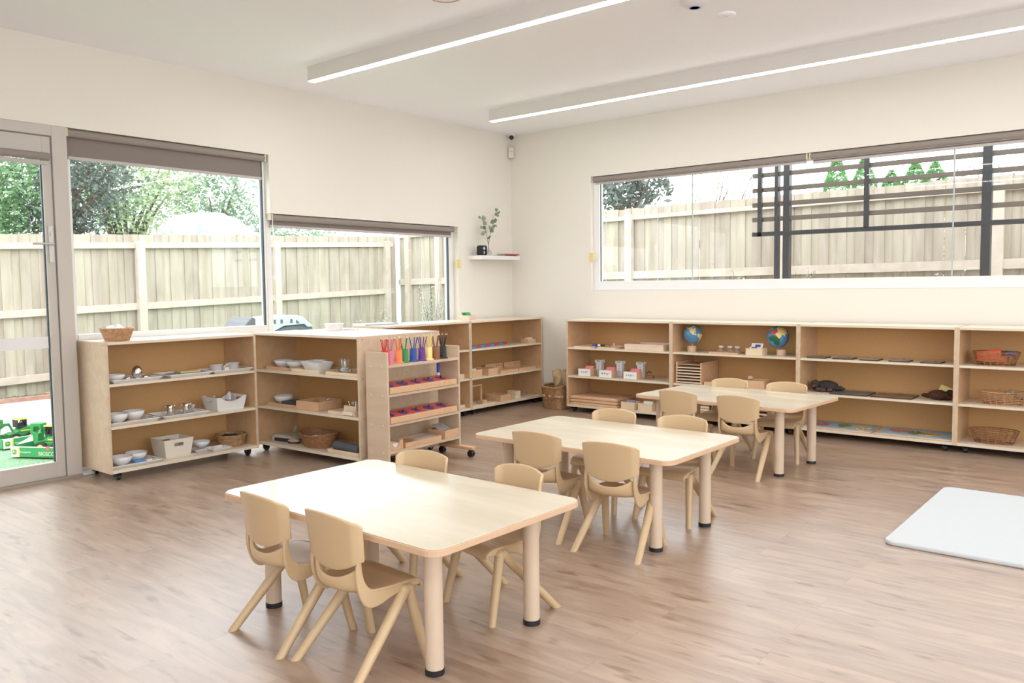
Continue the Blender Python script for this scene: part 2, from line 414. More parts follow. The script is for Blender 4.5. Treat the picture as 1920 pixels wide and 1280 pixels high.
# ---- ceiling lights
LED = emit('led_diffuser', (1.0, .975, .955), LAMP)
def strip(x, y, ln, label):
    t = thing('linear_light', label, 'ceiling light', (x, y, HC), 0, 'long linear ceiling lights')
    f = MB(); w_ = .062
    f.box(0, ln, -w_/2, -w_/2+.004, -.109, 0); f.box(0, ln, w_/2-.004, w_/2, -.109, 0); f.box(0, .004, -w_/2+.004, w_/2-.004, -.109, -.0005); f.box(ln-.004, ln, -w_/2+.004, w_/2-.004, -.109, -.0005); f.box(.004, ln-.004, -w_/2+.004, w_/2-.004, -.02, -.001)
    obj('light_housing', f, P('white_powder_coat', (.74, .71, .67), .5), t)
    obj('light_diffuser', MB().box(.004, ln-.004, -w_/2+.004, w_/2-.004, -.114, -.098), LED, t)
strip(.70, -3.305, 6.2, 'long white linear ceiling light nearer the camera')
strip(.73, -1.195, 6.2, 'long white linear ceiling light nearer the back wall')
strip(2.3, -5.4, 6.2, 'added unseen white linear ceiling light above the front of the room')  # strip added out of frame to light the front table
strip(2.3, -7.6, 6.2, 'added unseen white linear ceiling light behind the camera')  # another unseen strip, added as fill
o = tag(thing('ceiling_sensor', '', 'speaker', (3.644, -2.72, HC)), 'white round ceiling sensor with faint violet ring, at the top edge', 'sensor')
obj('sensor_dome', MB().lathe([(.0, -.045), (.05, -.042), (.085, -.02), (.09, 0)], 28), P('white_dome', (.72, .71, .74), .4), o)
obj('indicator_ring', MB().lathe([(.028, -.0455), (.034, -.0465), (.038, -.0445), (.034, -.043), (.028, -.0455)], 24), P('violet_ring', (.5, .5, .85), .4), o)
o = tag(thing('smoke_detector', '', 'detector', (3.68, -2.354, HC)), 'small flat white round detector on the ceiling', 'detector')
obj('detector_base', MB().lathe([(.0, -.012), (.045, -.012), (.06, -.004), (.06, 0)], 28), CEIL, o); obj('sensor_pin', MB().lathe([(.0, -.018), (.007, -.016), (.007, -.01)], 10), P('satin_nickel', (.5, .5, .5), .4), o)
o = tag(thing('downlight', '', 'ceiling light', (2.56, -3.75, HC)), 'round recessed ceiling fitting with thin brass rim', 'ceiling light')
obj('rim', MB().lathe([(.088, 0), (.088, -.006), (.094, -.006), (.094, 0)], 36), P('brass_rim', (.45, .27, .15), .4), o)
obj('cover_disc', MB().lathe([(0, -.004), (.088, -.004), (.088, 0)], 36), CEIL, o)
o = tag(thing('security_camera', '', 'camera', (.085, -.085, HC)), 'small dome security camera in the ceiling corner', 'camera')
obj('camera_base', MB().lathe([(.0, -.03), (.035, -.03), (.045, 0)], 24), WHITE, o); obj('camera_eye', MB().ball((.012, -.018, -.040), .027, 18, 12), BLACK, o)
o = tag(thing('motion_sensor', '', 'sensor', (.028, -.028, 2.81), 45), 'white motion sensor mounted in the wall corner', 'sensor')
obj('sensor_body', MB().box(-.032, .032, -.028, .012, -.062, .062), P('off_white', (.72, .68, .58), .5), o, bevel=.008)
obj('lens', MB().box(-.018, .018, -.031, -.027, .008, .02), P('sensor_lens', (.5, .45, .37), .3), o, bevel=.002)

# ------------------------------------------------------------------ outside
m, n, l, b = nt('artificial_turf'); TURF = m
tc = n.new('ShaderNodeTexCoord'); no = n.new('ShaderNodeTexNoise'); no.inputs['Scale'].default_value = 60; no.inputs['Detail'].default_value = 5
l.new(tc.outputs['Object'], no.inputs['Vector']); r = n.new('ShaderNodeValToRGB')
r.color_ramp.elements[0].color = (.12, .26, .13, 1); r.color_ramp.elements[1].color = (.26, .43, .26, 1); r.color_ramp.elements[0].position = .35; r.color_ramp.elements[1].position = .65
l.new(no.outputs['Fac'], r.inputs['Fac']); l.new(r.outputs['Color'], b.inputs['Base Color']); b.inputs['Roughness'].default_value = .9
bu = n.new('ShaderNodeBump'); bu.inputs['Strength'].default_value = .6; bu.inputs['Distance'].default_value = .02; l.new(no.outputs['Fac'], bu.inputs['Height']); l.new(bu.outputs['Normal'], b.inputs['Normal'])
def gz(x, y):      # yard level rises towards the fence and the far corner
    k = min(1, max(0, (-x-2.0)/2.4)); return -.04 + .16*k + .03*max(0, (y+3.8)/6)*k
struct('trim_2', MB().grid(lambda u, v: (-14+13.84*u, -12+24*v, gz(-14+13.84*u, -12+24*v)-.004), 40, 12), TURF)
struct('trim_3', MB().grid(lambda u, v: (-4.15+2.0*u, -12+9.1*v, gz(-4.15+2.0*u, -12+9.1*v)+.012), 12, 12), P('pale_paving', (.40, .36, .345), .8, vary=.08, vscale=4))
struct('trim_4', MB().grid(lambda u, v: (-.16+20*u, .16+14*v, -.05), 4, 4), P('yard_gravel', (.5, .46, .4), .9, vary=.2, vscale=20))
gb = thing('garden_bed', 'timber edged garden bed of bark mulch at the foot of the fence', 'garden bed', (-3.96, -4.2, .07))
obj('timber_edge', MB().box(.02, .10, -3.2, .80, -.05, .07).box(-.22, .02, .72, .80, -.05, .07), wood('red_timber', (.35, .2, .15), (.45, .27, .2), (3, 20, 20)), gb)
mu_ = MB()
for i in range(1500):
    x = random.uniform(-.21, .02); y = random.uniform(-3.2, .70); a = random.uniform(0, PI); s_ = random.uniform(.012, .035)
    mu_.box(-s_, s_, -.008, .008, -.004, .004, M=Matrix.Translation((x, y, .045+random.uniform(-.01, .012))) @ Euler((random.uniform(-.5, .5), random.uniform(-.5, .5), a)).to_matrix().to_4x4())
mu_.box(-.22, .02, -3.2, .72, -.05, .035)
o = obj('bark_mulch', mu_, P('bark', (.20, .15, .12), .9, vary=.3, vscale=30), gb); o['kind'] = 'stuff'

PAL = wood('treated_pine_paling', (.34, .30, .235), (.45, .405, .335), (9, 9, 1.5), .8, island=.10)
RAIL = wood('fence_rail', (.48, .41, .34), (.58, .51, .44), (6, 6, 6), .8)
def fence(label, loc, rz, length, z0f, topf, rails, posts, capf=None):
    t = thing('paling_fence', label, 'fence', loc, rz)
    f = MB(); x = 0
    while x < length:
        wv = random.uniform(.098, .108); off = 0 if int(x/.1+.5) % 2 == 0 else .0135
        f.box(x, x+wv, .0+off, .013+off, z0f(x), topf(x)+random.uniform(-.008, .008)); x += .1
    obj('paling_panel', f, PAL, t)
    for zc, hh in rails:
        r_ = MB(); n_ = 8
        vs = []; xs = [length*i/n_ for i in range(n_+1)]
        for xx in xs:
            zz = topf(xx)-zc
            vs += [(xx, -.045, zz-hh), (xx, 0.0, zz-hh), (xx, 0.0, zz), (xx, -.045, zz)]
        fs = [(i*4+k, i*4+(k+1) % 4, (i+1)*4+(k+1) % 4, (i+1)*4+k) for i in range(n_) for k in range(4)]
        obj('rail', r_.add(vs, fs), RAIL, t)
    for px in posts:
        obj('post', MB().box(px-.05, px+.05, -.09, 0.0, z0f(px), topf(px)-.085), RAIL, t, bevel=.004)
    return t
# garden side: runs along y at x = -4.30
fence('long pale timber paling fence outside the door and left windows', (-4.30, -9.0, 0), 90, 11.1,
      lambda x: .06, lambda x: 1.955+.034*(x-5.2), [(.10, .075), (.865, .085), (1.62, .085)], [.9, 3.3, 5.71, 6.777, 8.80, 10.95])
# yard side: runs along x at y = 2.26
fence('pale timber paling fence seen through the high back window', (-4.27, 2.26, 0), 0, 12.4,
      lambda x: .0, lambda x: 2.28+.009*x, [(.10, .055), (.84, .10), (1.75, .085)], [.25, .95, 4.50, 6.55, 8.8, 11.2])
sc = thing('slat_screen', 'black steel and slat screen standing outside the high back window', 'screen', (2.5, .9, 0))
for x0_, wd in ((.245, .035), (.335, .062), (2.10, .075), (4.0, .07)):
    obj('post', MB().box(x0_, x0_+wd, -.04, .04, 0, 2.62), DARK, sc, bevel=.003)
obj('frame_bar', MB().box(.07, 4.3, -.045, -.015, 1.785, 1.825).box(.07, .112, -.045, -.015, 1.785, 2.6), DARK, sc)
obj('frame_bar', MB().box(1.115, 1.16, -.045, -.015, 1.82, 2.6), DARK, sc)
for z in (1.807, 1.957, 2.107, 2.257, 2.407, 2.557):
    obj('slat', MB().box(0, 4.3, -.012, .018, z-.022, z+.022), BRONZE if z > 1.9 else DARK, sc, bevel=.002)

def leaves(n_, c, r, size, up=0, squash=1.0, hollow=.35):
    f = MB()
    for i in range(n_):
        while True:
            p = Vector((random.uniform(-1, 1), random.uniform(-1, 1), random.uniform(-1, 1)))
            if hollow < p.length < 1: break
        # lumpy crown
        k = 1 + .18*math.sin(5*p.x+3*p.z) + .14*math.sin(7*p.y+2)
        q = Vector((c[0]+p.x*r[0]*k, c[1]+p.y*r[1]*k, c[2]+p.z*r[2]*k))
        s_ = size*random.uniform(.6, 1.4)
        R = Euler((random.uniform(0, 6.28), random.uniform(0, 6.28), random.uniform(0, 6.28))).to_matrix()
        f.v += [tuple(q + R @ Vector(a)) for a in ((-s_*.35, 0, 0), (0, -s_*.9, 0), (s_*.35, 0, 0), (0, s_*.9, .2*s_))]
        kk = len(f.v)-4; f.f.append((kk, kk+1, kk+2, kk+3)); f.m.append(0); f.sm.append(False)
    return f
BARK = P('tree_bark', (.13, .10, .075), .9)
def tree(label, x, y, z0, clumps, mat_, size, nn, trunk=.12, th=1.8, cat='tree', branches=7, name='garden_tree'):
    t = thing(name, label, cat, (x, y, z0))
    fo = MB()
    for (cx, cy, cz, rx, ry, rz) in clumps:
        f = leaves(int(nn*rx*ry*rz), (cx, cy, cz), (rx, ry, rz), size)
        fo.add(f.v, f.f)
    obj('foliage', fo, mat_, t, fix=False)
    tk = MB(); tk.tube([(0, 0, -.2), (.03, .02, th*.5), (-.02, .03, th)], [trunk, trunk*.8, trunk*.6], 8)
    for i in range(branches):
        c = clumps[i % len(clumps)]
        e = (c[0]+random.uniform(-.6, .6)*c[3], c[1]+random.uniform(-.6, .6)*c[4], c[2]+random.uniform(-.1, .7)*c[5])
        tk.tube([(-.02, .03, th*random.uniform(.7, 1)), ((e[0])*.5, (e[1])*.5, (th+e[2])*.5), e], [trunk*.45, trunk*.28, trunk*.1], 6)
    obj('trunk', tk, BARK, t)
    return t
LG = leafmat('bright_green_leaf', (.14, .28, .12), (.30, .46, .25))
LD = leafmat('grey_green_leaf', (.07, .09, .08), (.19, .23, .20))
LY = leafmat('yellow_green_leaf', (.30, .42, .27), (.45, .55, .34), (.55, .50, .27))
LM = leafmat('mid_green_leaf', (.15, .23, .15), (.30, .40, .28))
LC = leafmat('cypress_leaf', (.10, .26, .09), (.22, .42, .18))
LW = leafmat('silver_leaf', (.40, .46, .40), (.62, .66, .60))
tree('bright green leafy tree beyond the fence, seen through the glass door', -8.2, -3.0, 0, [(0, 0, 2.2, 1.4, 1.3, 1.5), (.2, .6, 3.0, 1.0, .9, .8), (-.4, -1.0, 2.6, 1.2, 1.0, 1.3)], LG, .055, 4600)
tree('dark grey-green tree beyond the fence, left in the tall window', -7.4, -1.75, 0, [(0, .1, 2.9, .75, .75, .75), (0, -.25, 2.2, .55, .6, .6), (.1, .5, 3.2, .7, .6, .6), (0, .25, 2.1, .35, .35, .4)], LD, .042, 7500, th=2.4)
tree('pale yellow-green open tree in the middle of the tall window', -9.0, -.1, 0, [(0, 0, 3.3, .9, .9, .65), (0, -.8, 3.3, .6, .6, .5), (0, .1, 2.6, .7, .7, .45), (.2, .9, 3.2, .6, .6, .6)], LY, .055, 4600, th=2.0, branches=12)
tree('mid green tree beyond the fence, right in the tall window', -8.6, 1.5, 0, [(0, 0, 3.1, .8, .8, .8), (0, .5, 2.4, .7, .8, .7), (0, 1.9, 2.2, 1.0, 1.1, .45)], LM, .05, 4200, th=2.2)
nd = thing('netted_tree', 'low round fruit tree covered in white netting behind the fence', 'tree', (-6.6, .08, 0))
nb = MB()
def dome(u, v):
    a = 2*PI*u; ph = PI/2*v; rr_ = 1.0+.08*math.sin(5*a+1)+.05*math.sin(9*a+6*ph)
    return (1.0*rr_*math.cos(a)*math.cos(ph), 1.02*rr_*math.sin(a)*math.cos(ph), 1.62+(.95+.09*math.sin(6*a)*math.cos(ph)+.05*math.sin(11*ph+2*a)*math.cos(ph))*math.sin(ph))
nb.grid(dome, 40, 12)
NET = glassy('white_netting', (1, 1, 1), 0); NET.node_tree.nodes.clear()
nn_ = NET.node_tree.nodes; ll_ = NET.node_tree.links
o_ = nn_.new('ShaderNodeOutputMaterial'); d_ = nn_.new('ShaderNodeBsdfDiffuse'); d_.inputs[0].default_value = (.56, .61, .62, 1); t_ = nn_.new('ShaderNodeBsdfTranslucent'); t_.inputs[0].default_value = (.55, .60, .60, 1)
tr_ = nn_.new('ShaderNodeBsdfTransparent'); m1 = nn_.new('ShaderNodeMixShader'); m1.inputs[0].default_value = .4; m2 = nn_.new('ShaderNodeMixShader'); m2.inputs[0].default_value = .35
ll_.new(d_.outputs[0], m1.inputs[1]); ll_.new(t_.outputs[0], m1.inputs[2]); ll_.new(m1.outputs[0], m2.inputs[1]); ll_.new(tr_.outputs[0], m2.inputs[2]); ll_.new(m2.outputs[0], o_.inputs[0])
obj('netting', nb, NET, nd, fix=False)
f = leaves(1500, (0, 0, 1.8), (.75, .75, .55), .08); obj('foliage', f, LG, nd, fix=False)
obj('trunk', MB().tube([(0, 0, -.1), (0, 0, 1.6)], .05, 8), BARK, nd)
# beyond the yard fence
tree('dark glossy-leaved tree at the left end of the high back window', -1.35, 4.75, 0, [(-.1, 0, 2.85, .55, .5, .42), (.35, .1, 3.0, .45, .4, .35)], LD, .075, 5200, th=2.2)
bt = thing('bare_sapling', 'thin bare sapling with few leaves above the yard fence', 'tree', (.0, 5.2, 0))
bm_ = MB()
for i in range(16):
    x = random.uniform(-.6, .9); bm_.tube([(x*.25, 0, 1.2), (x*.8, random.uniform(-.1, .1), 2.6), (x+random.uniform(.05, .25), 0, random.uniform(2.9, 3.5))], [.012, .007, .003], 5)
bm_.tube([(0, 0, 0), (0, 0, 1.3)], .03, 6)
obj('twigs', bm_, BARK, bt); f = leaves(120, (.2, 0, 2.9), (.8, .3, .35), .05); obj('foliage', f, LY, bt, fix=False)
def cypress(x, y, h, r, label):
    t = thing('cypress', label, 'tree', (x, y, 0), 0, 'small cypresses beyond the yard fence')
    f = MB()
    for i in range(2600):
        k = random.random()**.8; z = .6+(h-.6)*k; rr_ = r*(1-k)**.6*(1+.15*math.sin(9*z)); a = random.uniform(0, 2*PI); s_ = .045
        q = Vector((rr_*math.cos(a), rr_*math.sin(a), z)); R = Euler((random.uniform(0, 6), random.uniform(0, 6), a)).to_matrix()
        f.v += [tuple(q+R @ Vector(p)) for p in ((-s_*.4, 0, 0), (0, -s_, 0), (s_*.4, 0, 0), (0, s_, 0))]; kk = len(f.v)-4; f.f.append((kk, kk+1, kk+2, kk+3)); f.m.append(0); f.sm.append(False)
    obj('foliage', f, LC, t, fix=False); obj('trunk', MB().tube([(0, 0, -.1), (0, 0, h*.8)], .04, 6), BARK, t)
cypress(1.38, 7.1, 3.5, .46, 'tall narrow green cypress left of the other cypresses')
cypress(1.78, 7.3, 3.47, .44, 'second narrow green cypress from the left beyond the fence')
cypress(2.08, 7.8, 3.2, .5, 'short green cypress in the middle of the cypress row')
cypress(2.42, 7.95, 3.35, .55, 'broader green cypress right of the middle of the row')
cypress(2.72, 8.0, 3.3, .6, 'green cypress at the right end of the cypress row')
t = tree('long grey-green hedge beyond the right part of the yard fence', 4.2, 8.8, 0, [(-.9, 0, 2.7, .9, .5, .6), (.3, .2, 2.85, 1.0, .5, .65), (1.6, .3, 2.95, 1.0, .5, .65)], leafmat('hedge_leaf', (.14, .17, .13), (.36, .40, .32)), .05, 3500, cat='hedge', name='garden_hedge')
def shrub(x, y, h, r, label, n_=260, lm=None):
    t = thing('wispy_shrub', label, 'shrub', (x, y, 0), 0, 'wispy young shrubs along the fences')
    st = MB()
    f = MB()
    for i in range(14):
        a = random.uniform(0, 6.28); e = Vector((r*math.cos(a)*random.uniform(.3, 1), r*math.sin(a)*random.uniform(.3, 1), h*random.uniform(.6, 1)))
        st.tube([(0, 0, 0), tuple(e*.5+Vector((0, 0, h*.1))), tuple(e)], [.006, .004, .002], 5)
        for j in range(n_//14):
            q = e*random.uniform(.35, 1)+Vector((random.uniform(-.04, .04), random.uniform(-.04, .04), random.uniform(-.03, .05))); s_ = .022
            R = Euler((random.uniform(0, 6), random.uniform(0, 6), 0)).to_matrix()
            f.v += [tuple(q+R @ Vector(p)) for p in ((-s_*.4, 0, 0), (0, -s_, 0), (s_*.4, 0, 0), (0, s_, 0))]; kk = len(f.v)-4; f.f.append((kk, kk+1, kk+2, kk+3)); f.m.append(0); f.sm.append(False)
    obj('stems', st, BARK, t); obj('foliage', f, LW, t, fix=False)
shrub(-3.0, 1.75, 1.45, .32, 'tall silvery wispy shrub at the fence corner, right in the low window', 520)
shrub(-3.5, 1.0, .98, .25, 'low wispy shrub left of the fence corner')
for i, (sx_, lb) in enumerate(((1.95, 'left silvery shrub tip above the high window sill'), (2.75, 'second silvery shrub tip above the high window sill'), (3.75, 'third silvery shrub tip above the high window sill'), (4.15, 'right silvery shrub tip above the high window sill'))):
    shrub(sx_, 1.7, 1.46, .16, lb, 260)

# blue and grey plastic play structure in the garden
ps = thing('play_structure', 'pale blue and dark grey slotted plastic play structure outside the low window', 'play structure', (-2.0, -1.72, -.04), 90)
PB = P('pale_blue_plastic', (.55, .68, .80), .4); PG = P('slate_plastic', (.12, .15, .18), .5); PL = P('mid_grey_plastic', (.27, .30, .33), .5)
obj('hood', MB().prism([(-.42, .93), (-.34, 1.02), (-.04, 1.045), (.06, 1.04), (.14, 1.02), (.28, .90), (.20, .90), (.16, .935), (-.12, .925), (-.28, .86), (-.42, .86)], 1, -.2, .2), PB, ps, bevel=.01)
hb_ = MB()
for x_ in (-.26, -.17, -.04): hb_.box(x_, x_+.028, -.206, -.198, .955, 1.0)
hb_.prism([(.04, .95), (.085, .95), (.04, .99)], 1, -.206, -.198)
obj('slot', hb_, PG, ps)
obj('body', MB().prism([(-.42, .0), (.32, .0), (.28, .90), (.18, .905), (.15, .93), (-.10, .915), (-.28, .86), (-.42, .86)], 1, -.18, .18), PG, ps, bevel=.01)
obj('lower_panel', MB().box(-.22, .14, -.2, -.179, .2, .86), PL, ps, bevel=.008)
o = thing('play_ramp', 'dark grey plastic ramp edge left of the pale blue play structure', 'play ramp', (-2.05, -2.31, -.04), 90)
obj('ramp_side', MB().prism([(-.26, 0), (.16, 0), (.14, 1.02), (.10, 1.04), (.03, .98), (-.12, .80), (-.26, .55)], 1, -.2, .2), P('ramp_grey', (.13, .14, .15), .6), o, bevel=.01)

# toy vehicles in open green display boxes by the door
TG = P('toy_green', (.02, .28, .07), .35); TY = P('toy_yellow', (.75, .68, .10), .4); TB = P('toy_tyre', (.03, .03, .035), .6); CARD = P('green_card', (.03, .30, .09), .5); LOGO = P('logo_green', (.10, .30, .06), .5)
def toybox(x, y, rz, word, label, big):
    t = thing('toy_display_box', label, 'box', (x, y, -.032), rz, 'open toy display boxes outside the door')
    b_ = MB(); W_, D_, H_ = .52, .26, .085
    b_.box(0, W_, 0, .004, 0, H_); b_.box(0, W_, D_-.004, D_, 0, H_); b_.box(0, .004, 0, D_, 0, H_); b_.box(W_-.004, W_, 0, D_, 0, H_); b_.box(0, W_, 0, D_, 0, .004)
    obj('carton', b_, CARD, t)
    obj('edge_trim', MB().box(-.001, W_+.001, -.0015, .0045, H_-.004, H_+.002), PAPER, t)
    obj('logo_panel', MB().box(.006, .075, -.002, 0, .002, H_-.004), PAPER, t)
    obj('yellow_stripe', MB().box(.075, .088, -.002, 0, .002, H_-.004), TY, t)
    lg = MB(); lg.prism([(.022, .03), (.030, .022), (.052, .022), (.060, .03), (.060, .055), (.052, .062), (.030, .062), (.022, .055)], 1, -.004, -.002); obj('emblem', lg, LOGO, t)
    dr = MB(); dr.prism([(.028, .035), (.036, .041), (.036, .036), (.038, .036), (.039, .041), (.047, .042), (.053, .036), (.055, .037), (.051, .044), (.044, .048), (.038, .048), (.034, .056), (.031, .052), (.033, .046)], 1, -.0055, -.004); obj('leaping_mark', dr, TY, t)
    text_part('lettering', word, .020, PAPER, t, (.14, -.002, .042), (PI/2, 0, 0))
    if big: text_part('lettering', 'BIGSCOOP', .042, P('pale_letter', (.75, .78, .6), .5), t, (.36, -.002, .03), (PI/2, 0, 0))
    obj('sticker', MB().tube([(.345, -.003, .078), (.345, -.0005, .078)], .018, 20), P('red_sticker', (.65, .12, .12), .5), t)
    return t
def digger(x, y, rz, label, q, sc):
    t = thing('toy_digger', label, 'toy', (x, y, -.022), rz, 'green and yellow toy diggers'); t.scale = (sc, sc, sc)
    ch = MB(); ch.box(.18+q, .48+q, .07, .19, .07, .12); ch.prism([(.24+q, .12), (.50+q, .12), (.50+q, .17), (.42+q, .185), (.30+q, .165)], 1, .07, .19); obj('body', ch, TG, t, bevel=.006)
    obj('side_stripe', MB().box(.30+q, .46+q, .068, .0705, .135, .148), TY, t)
    cb = MB(); cb.box(.27+q, .28+q, .075, .185, .18, .26); cb.box(.36+q, .37+q, .075, .185, .18, .26); cb.box(.28+q, .36+q, .075, .085, .18, .19); cb.box(.28+q, .36+q, .175, .185, .18, .19); cb.tube([(.285+q, .08, .19), (.31+q, .08, .26)], .005, 6); cb.box(.29+q, .35+q, .1, .16, .165, .22); obj('cab', cb, TB, t)
    obj('cab_roof', MB().box(.26+q, .38+q, .068, .192, .26, .272), TY, t, bevel=.004)
    for wx in (.24+q, .40+q):
        for wy in (.045, .19):
            wh = MB(); wh.tube([(wx, wy, .062), (wx, wy+.03, .062)], .060, 22); o = obj('wheel', wh, TB, t, bevel=.006)
            obj('hub', MB().tube([(wx, wy-.004, .062), (wx, wy+.034, .062)], .034, 16), TY, o)
    k = (.24+q)/.24
    ar = MB(); ar.prism([(.26*k, .15), (.18*k, .235), (.08*k, .235), (-.02, .19), (-.02, .165), (.09*k, .205), (.17*k, .205), (.24*k, .13)], 1, .115, .145); obj('arm', ar, TG, t, bevel=.004)
    bk = MB(); bk.prism([(-.10, .20), (-.09, .285), (.015, .285), (.02, .22), (.01, .205), (.0, .255), (-.055, .255), (-.065, .21), (-.01, .19), (-.02, .09), (-.065, .09), (-.075, .17)], 1, .09, .17); obj('bucket', bk, TG, t, bevel=.004)
    return t
toybox(-1.345, -4.825, 29.5, 'Transporter', 'green open toy box with the big lettering, nearest the door glass', True)
digger(-1.345+.20*math.cos(.515)-.01*math.sin(.515), -4.825+.20*math.sin(.515)+.01*math.cos(.515), 29.5, 'toy digger in the box nearest the door glass', -.20, .88)
toybox(-1.74, -4.745, 94, 'Excavator', 'green open toy box behind the first, at the left edge', False)
digger(-1.78, -4.70, 94, 'toy digger with raised arm in the rear box at the left edge', -.12, .8)
o = MB(); o.box(-.002, .5, -.14, .14, .0, .012)
pl = thing('white_panel', 'white sheet leaning between the toy boxes outside the door', 'panel', (-1.60, -4.72, -.03), 30)
obj('sheet', MB().prism([(-.12, .0), (.02, .0), (.5, .27), (.42, .32), (.1, .12)], 1, .14, .155), P('matt_white', (.8, .8, .8), .6), pl)

# ------------------------------------------------------------------ shelves
def shelf_unit(label, loc, rz, wdt=1.2, dep=.428, H=.954, base=.056, levels=(.668, .376), floor_z=.078, group='low wooden shelf units', rightpanel=True):
    t = thing('shelf_unit', label, 'shelf unit', loc, rz, group)
    th = .018
    for x0_, outer in ((0, -1), (wdt-th, 1)):
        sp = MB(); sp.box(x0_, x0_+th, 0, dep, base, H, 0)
        # inner face of the panel is tinted darker to imitate shade inside the shelf
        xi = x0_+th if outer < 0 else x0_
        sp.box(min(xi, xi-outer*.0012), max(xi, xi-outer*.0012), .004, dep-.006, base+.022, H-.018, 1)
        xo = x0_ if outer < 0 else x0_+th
        for yy in (.035, dep/2, dep-.05):
            for zz in (H-.02, levels[0]-.01, levels[1]-.01, floor_z-.01):
                if yy == dep/2 and zz < H-.05: continue
                sp.tube([(xo+outer*.0008, yy, zz), (xo-outer*.002, yy, zz)], .004, 8, 2)
        obj('side_panel', sp, [PLY, PLYIN, P('screw_brown', (.25, .15, .08), .4)], t)
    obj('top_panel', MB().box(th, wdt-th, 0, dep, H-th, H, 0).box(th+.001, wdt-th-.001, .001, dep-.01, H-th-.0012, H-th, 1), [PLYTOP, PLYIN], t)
    for z in levels:
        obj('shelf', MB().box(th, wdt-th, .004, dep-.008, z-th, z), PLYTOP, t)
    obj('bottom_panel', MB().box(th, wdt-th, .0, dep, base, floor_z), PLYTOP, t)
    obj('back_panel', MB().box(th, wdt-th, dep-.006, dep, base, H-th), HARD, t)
    for cx in (.07, wdt-.07):
        for cy in (.05, dep-.05):
            c = MB(); c.box(cx-.026, cx+.026, cy-.026, cy+.026, base-.004, base); c.box(cx-.018, cx-.013, cy-.02, cy+.02, .022, base-.003); c.box(cx+.013, cx+.018, cy-.02, cy+.02, .022, base-.003)
            o = obj('caster', c, BLACK, t)
            wv = MB(); wv.tube([(cx-.011, cy, .0235), (cx+.011, cy, .0235)], .0235, 18); wv.tube([(cx-.0125, cy, .0235), (cx+.0125, cy, .0235)], .011, 12, 1)
            obj('wheel', wv, [P('wheel_black', (.02, .02, .02), .35), P('wheel_hub', (.35, .35, .35), .3, metal=.6)], o)
    return t
TH = .954
shelf_unit('shelf unit against the back wall, nearest the corner, holding white letter boxes', (1.08, -.4585, 0), 0)
shelf_unit('shelf unit against the back wall holding two globes', (2.28, -.4585, 0), 0)
shelf_unit('shelf unit against the back wall holding photo cards and plush apes', (3.48, -.4585, 0), 0)
shelf_unit('rightmost shelf unit on the back wall, holding wire baskets', (4.68, -.4585, 0), 0)
shelf_unit('shelf unit on the left wall nearest the corner, holding the red and blue rod', (.4457, -1.224, 0), 90)
shelf_unit('shelf unit below the low window, partly hidden by the pencil rack', (.4457, -2.396, 0), 90, wdt=1.17)
shelf_unit('shelf unit in front of the tall window, holding white bowls and trays', (.3747, -4.814, 0), 90, wdt=1.159)
shelf_unit('shelf unit set at a right angle, holding glass jugs and square bowls', (.20, -3.568, 0), 2.0, wdt=1.242, levels=(.660, .368))
shelf_unit('shelf unit back to back with the one holding glass jugs', (1.407, -2.665, 0), 182.0, wdt=1.18)

# display rack with pencil pots
dr = thing('display_rack', 'slim birch display rack on castors holding the coloured pencil pots', 'display rack', (1.49, -3.505, 0), 2)
RW, RD, RT = .775, .215, .850
for y_ in (0, RW-.018):
    sp = MB(); sp.box(0, RD, y_, y_+.018, .06, RT)
    if y_ == 0:
        for yy in (.05, RD-.05):
            for zz in (.75, .545, .335, .14): sp.tube([(yy, -.001, zz), (yy, .002, zz)], .006, 10, 1)
    obj('upright', sp, [PLY, P('screw_silver', (.7, .7, .7), .3, metal=.5)], dr, bevel=.002)
obj('shelf', MB().box(0, RD, .018, RW-.018, .742, .760), PLY, dr)
for z in (.545, .335): obj('shelf', MB().box(0, RD, .018, RW-.018, z-.009, z+.009), PLY, dr)
obj('shelf', MB().box(0, RD, .018, RW-.018, .131, .149), PLY, dr)
obj('back_rail', MB().box(.0, .014, .018, RW-.018, .06, .13), PLY, dr)
for y_ in (-.015, RW-.035):
    obj('foot', MB().box(-.02, RD+.14, y_, y_+.05, .055, .078), BEECH, dr, bevel=.004)
    for x_ in (.03, RD+.11):
        c = MB(); c.cyl(x_, y_+.025, .04, .056, .006); c.box(x_-.014, x_+.014, y_+.008, y_+.042, .030, .052)
        o = obj('caster', c, BLACK, dr, bevel=.004)
        obj('wheel', MB().tube([(x_, y_+.006, .0245), (x_, y_+.021, .0245)], .024, 18).tube([(x_, y_+.029, .0245), (x_, y_+.044, .0245)], .024, 18), BLACK, o)

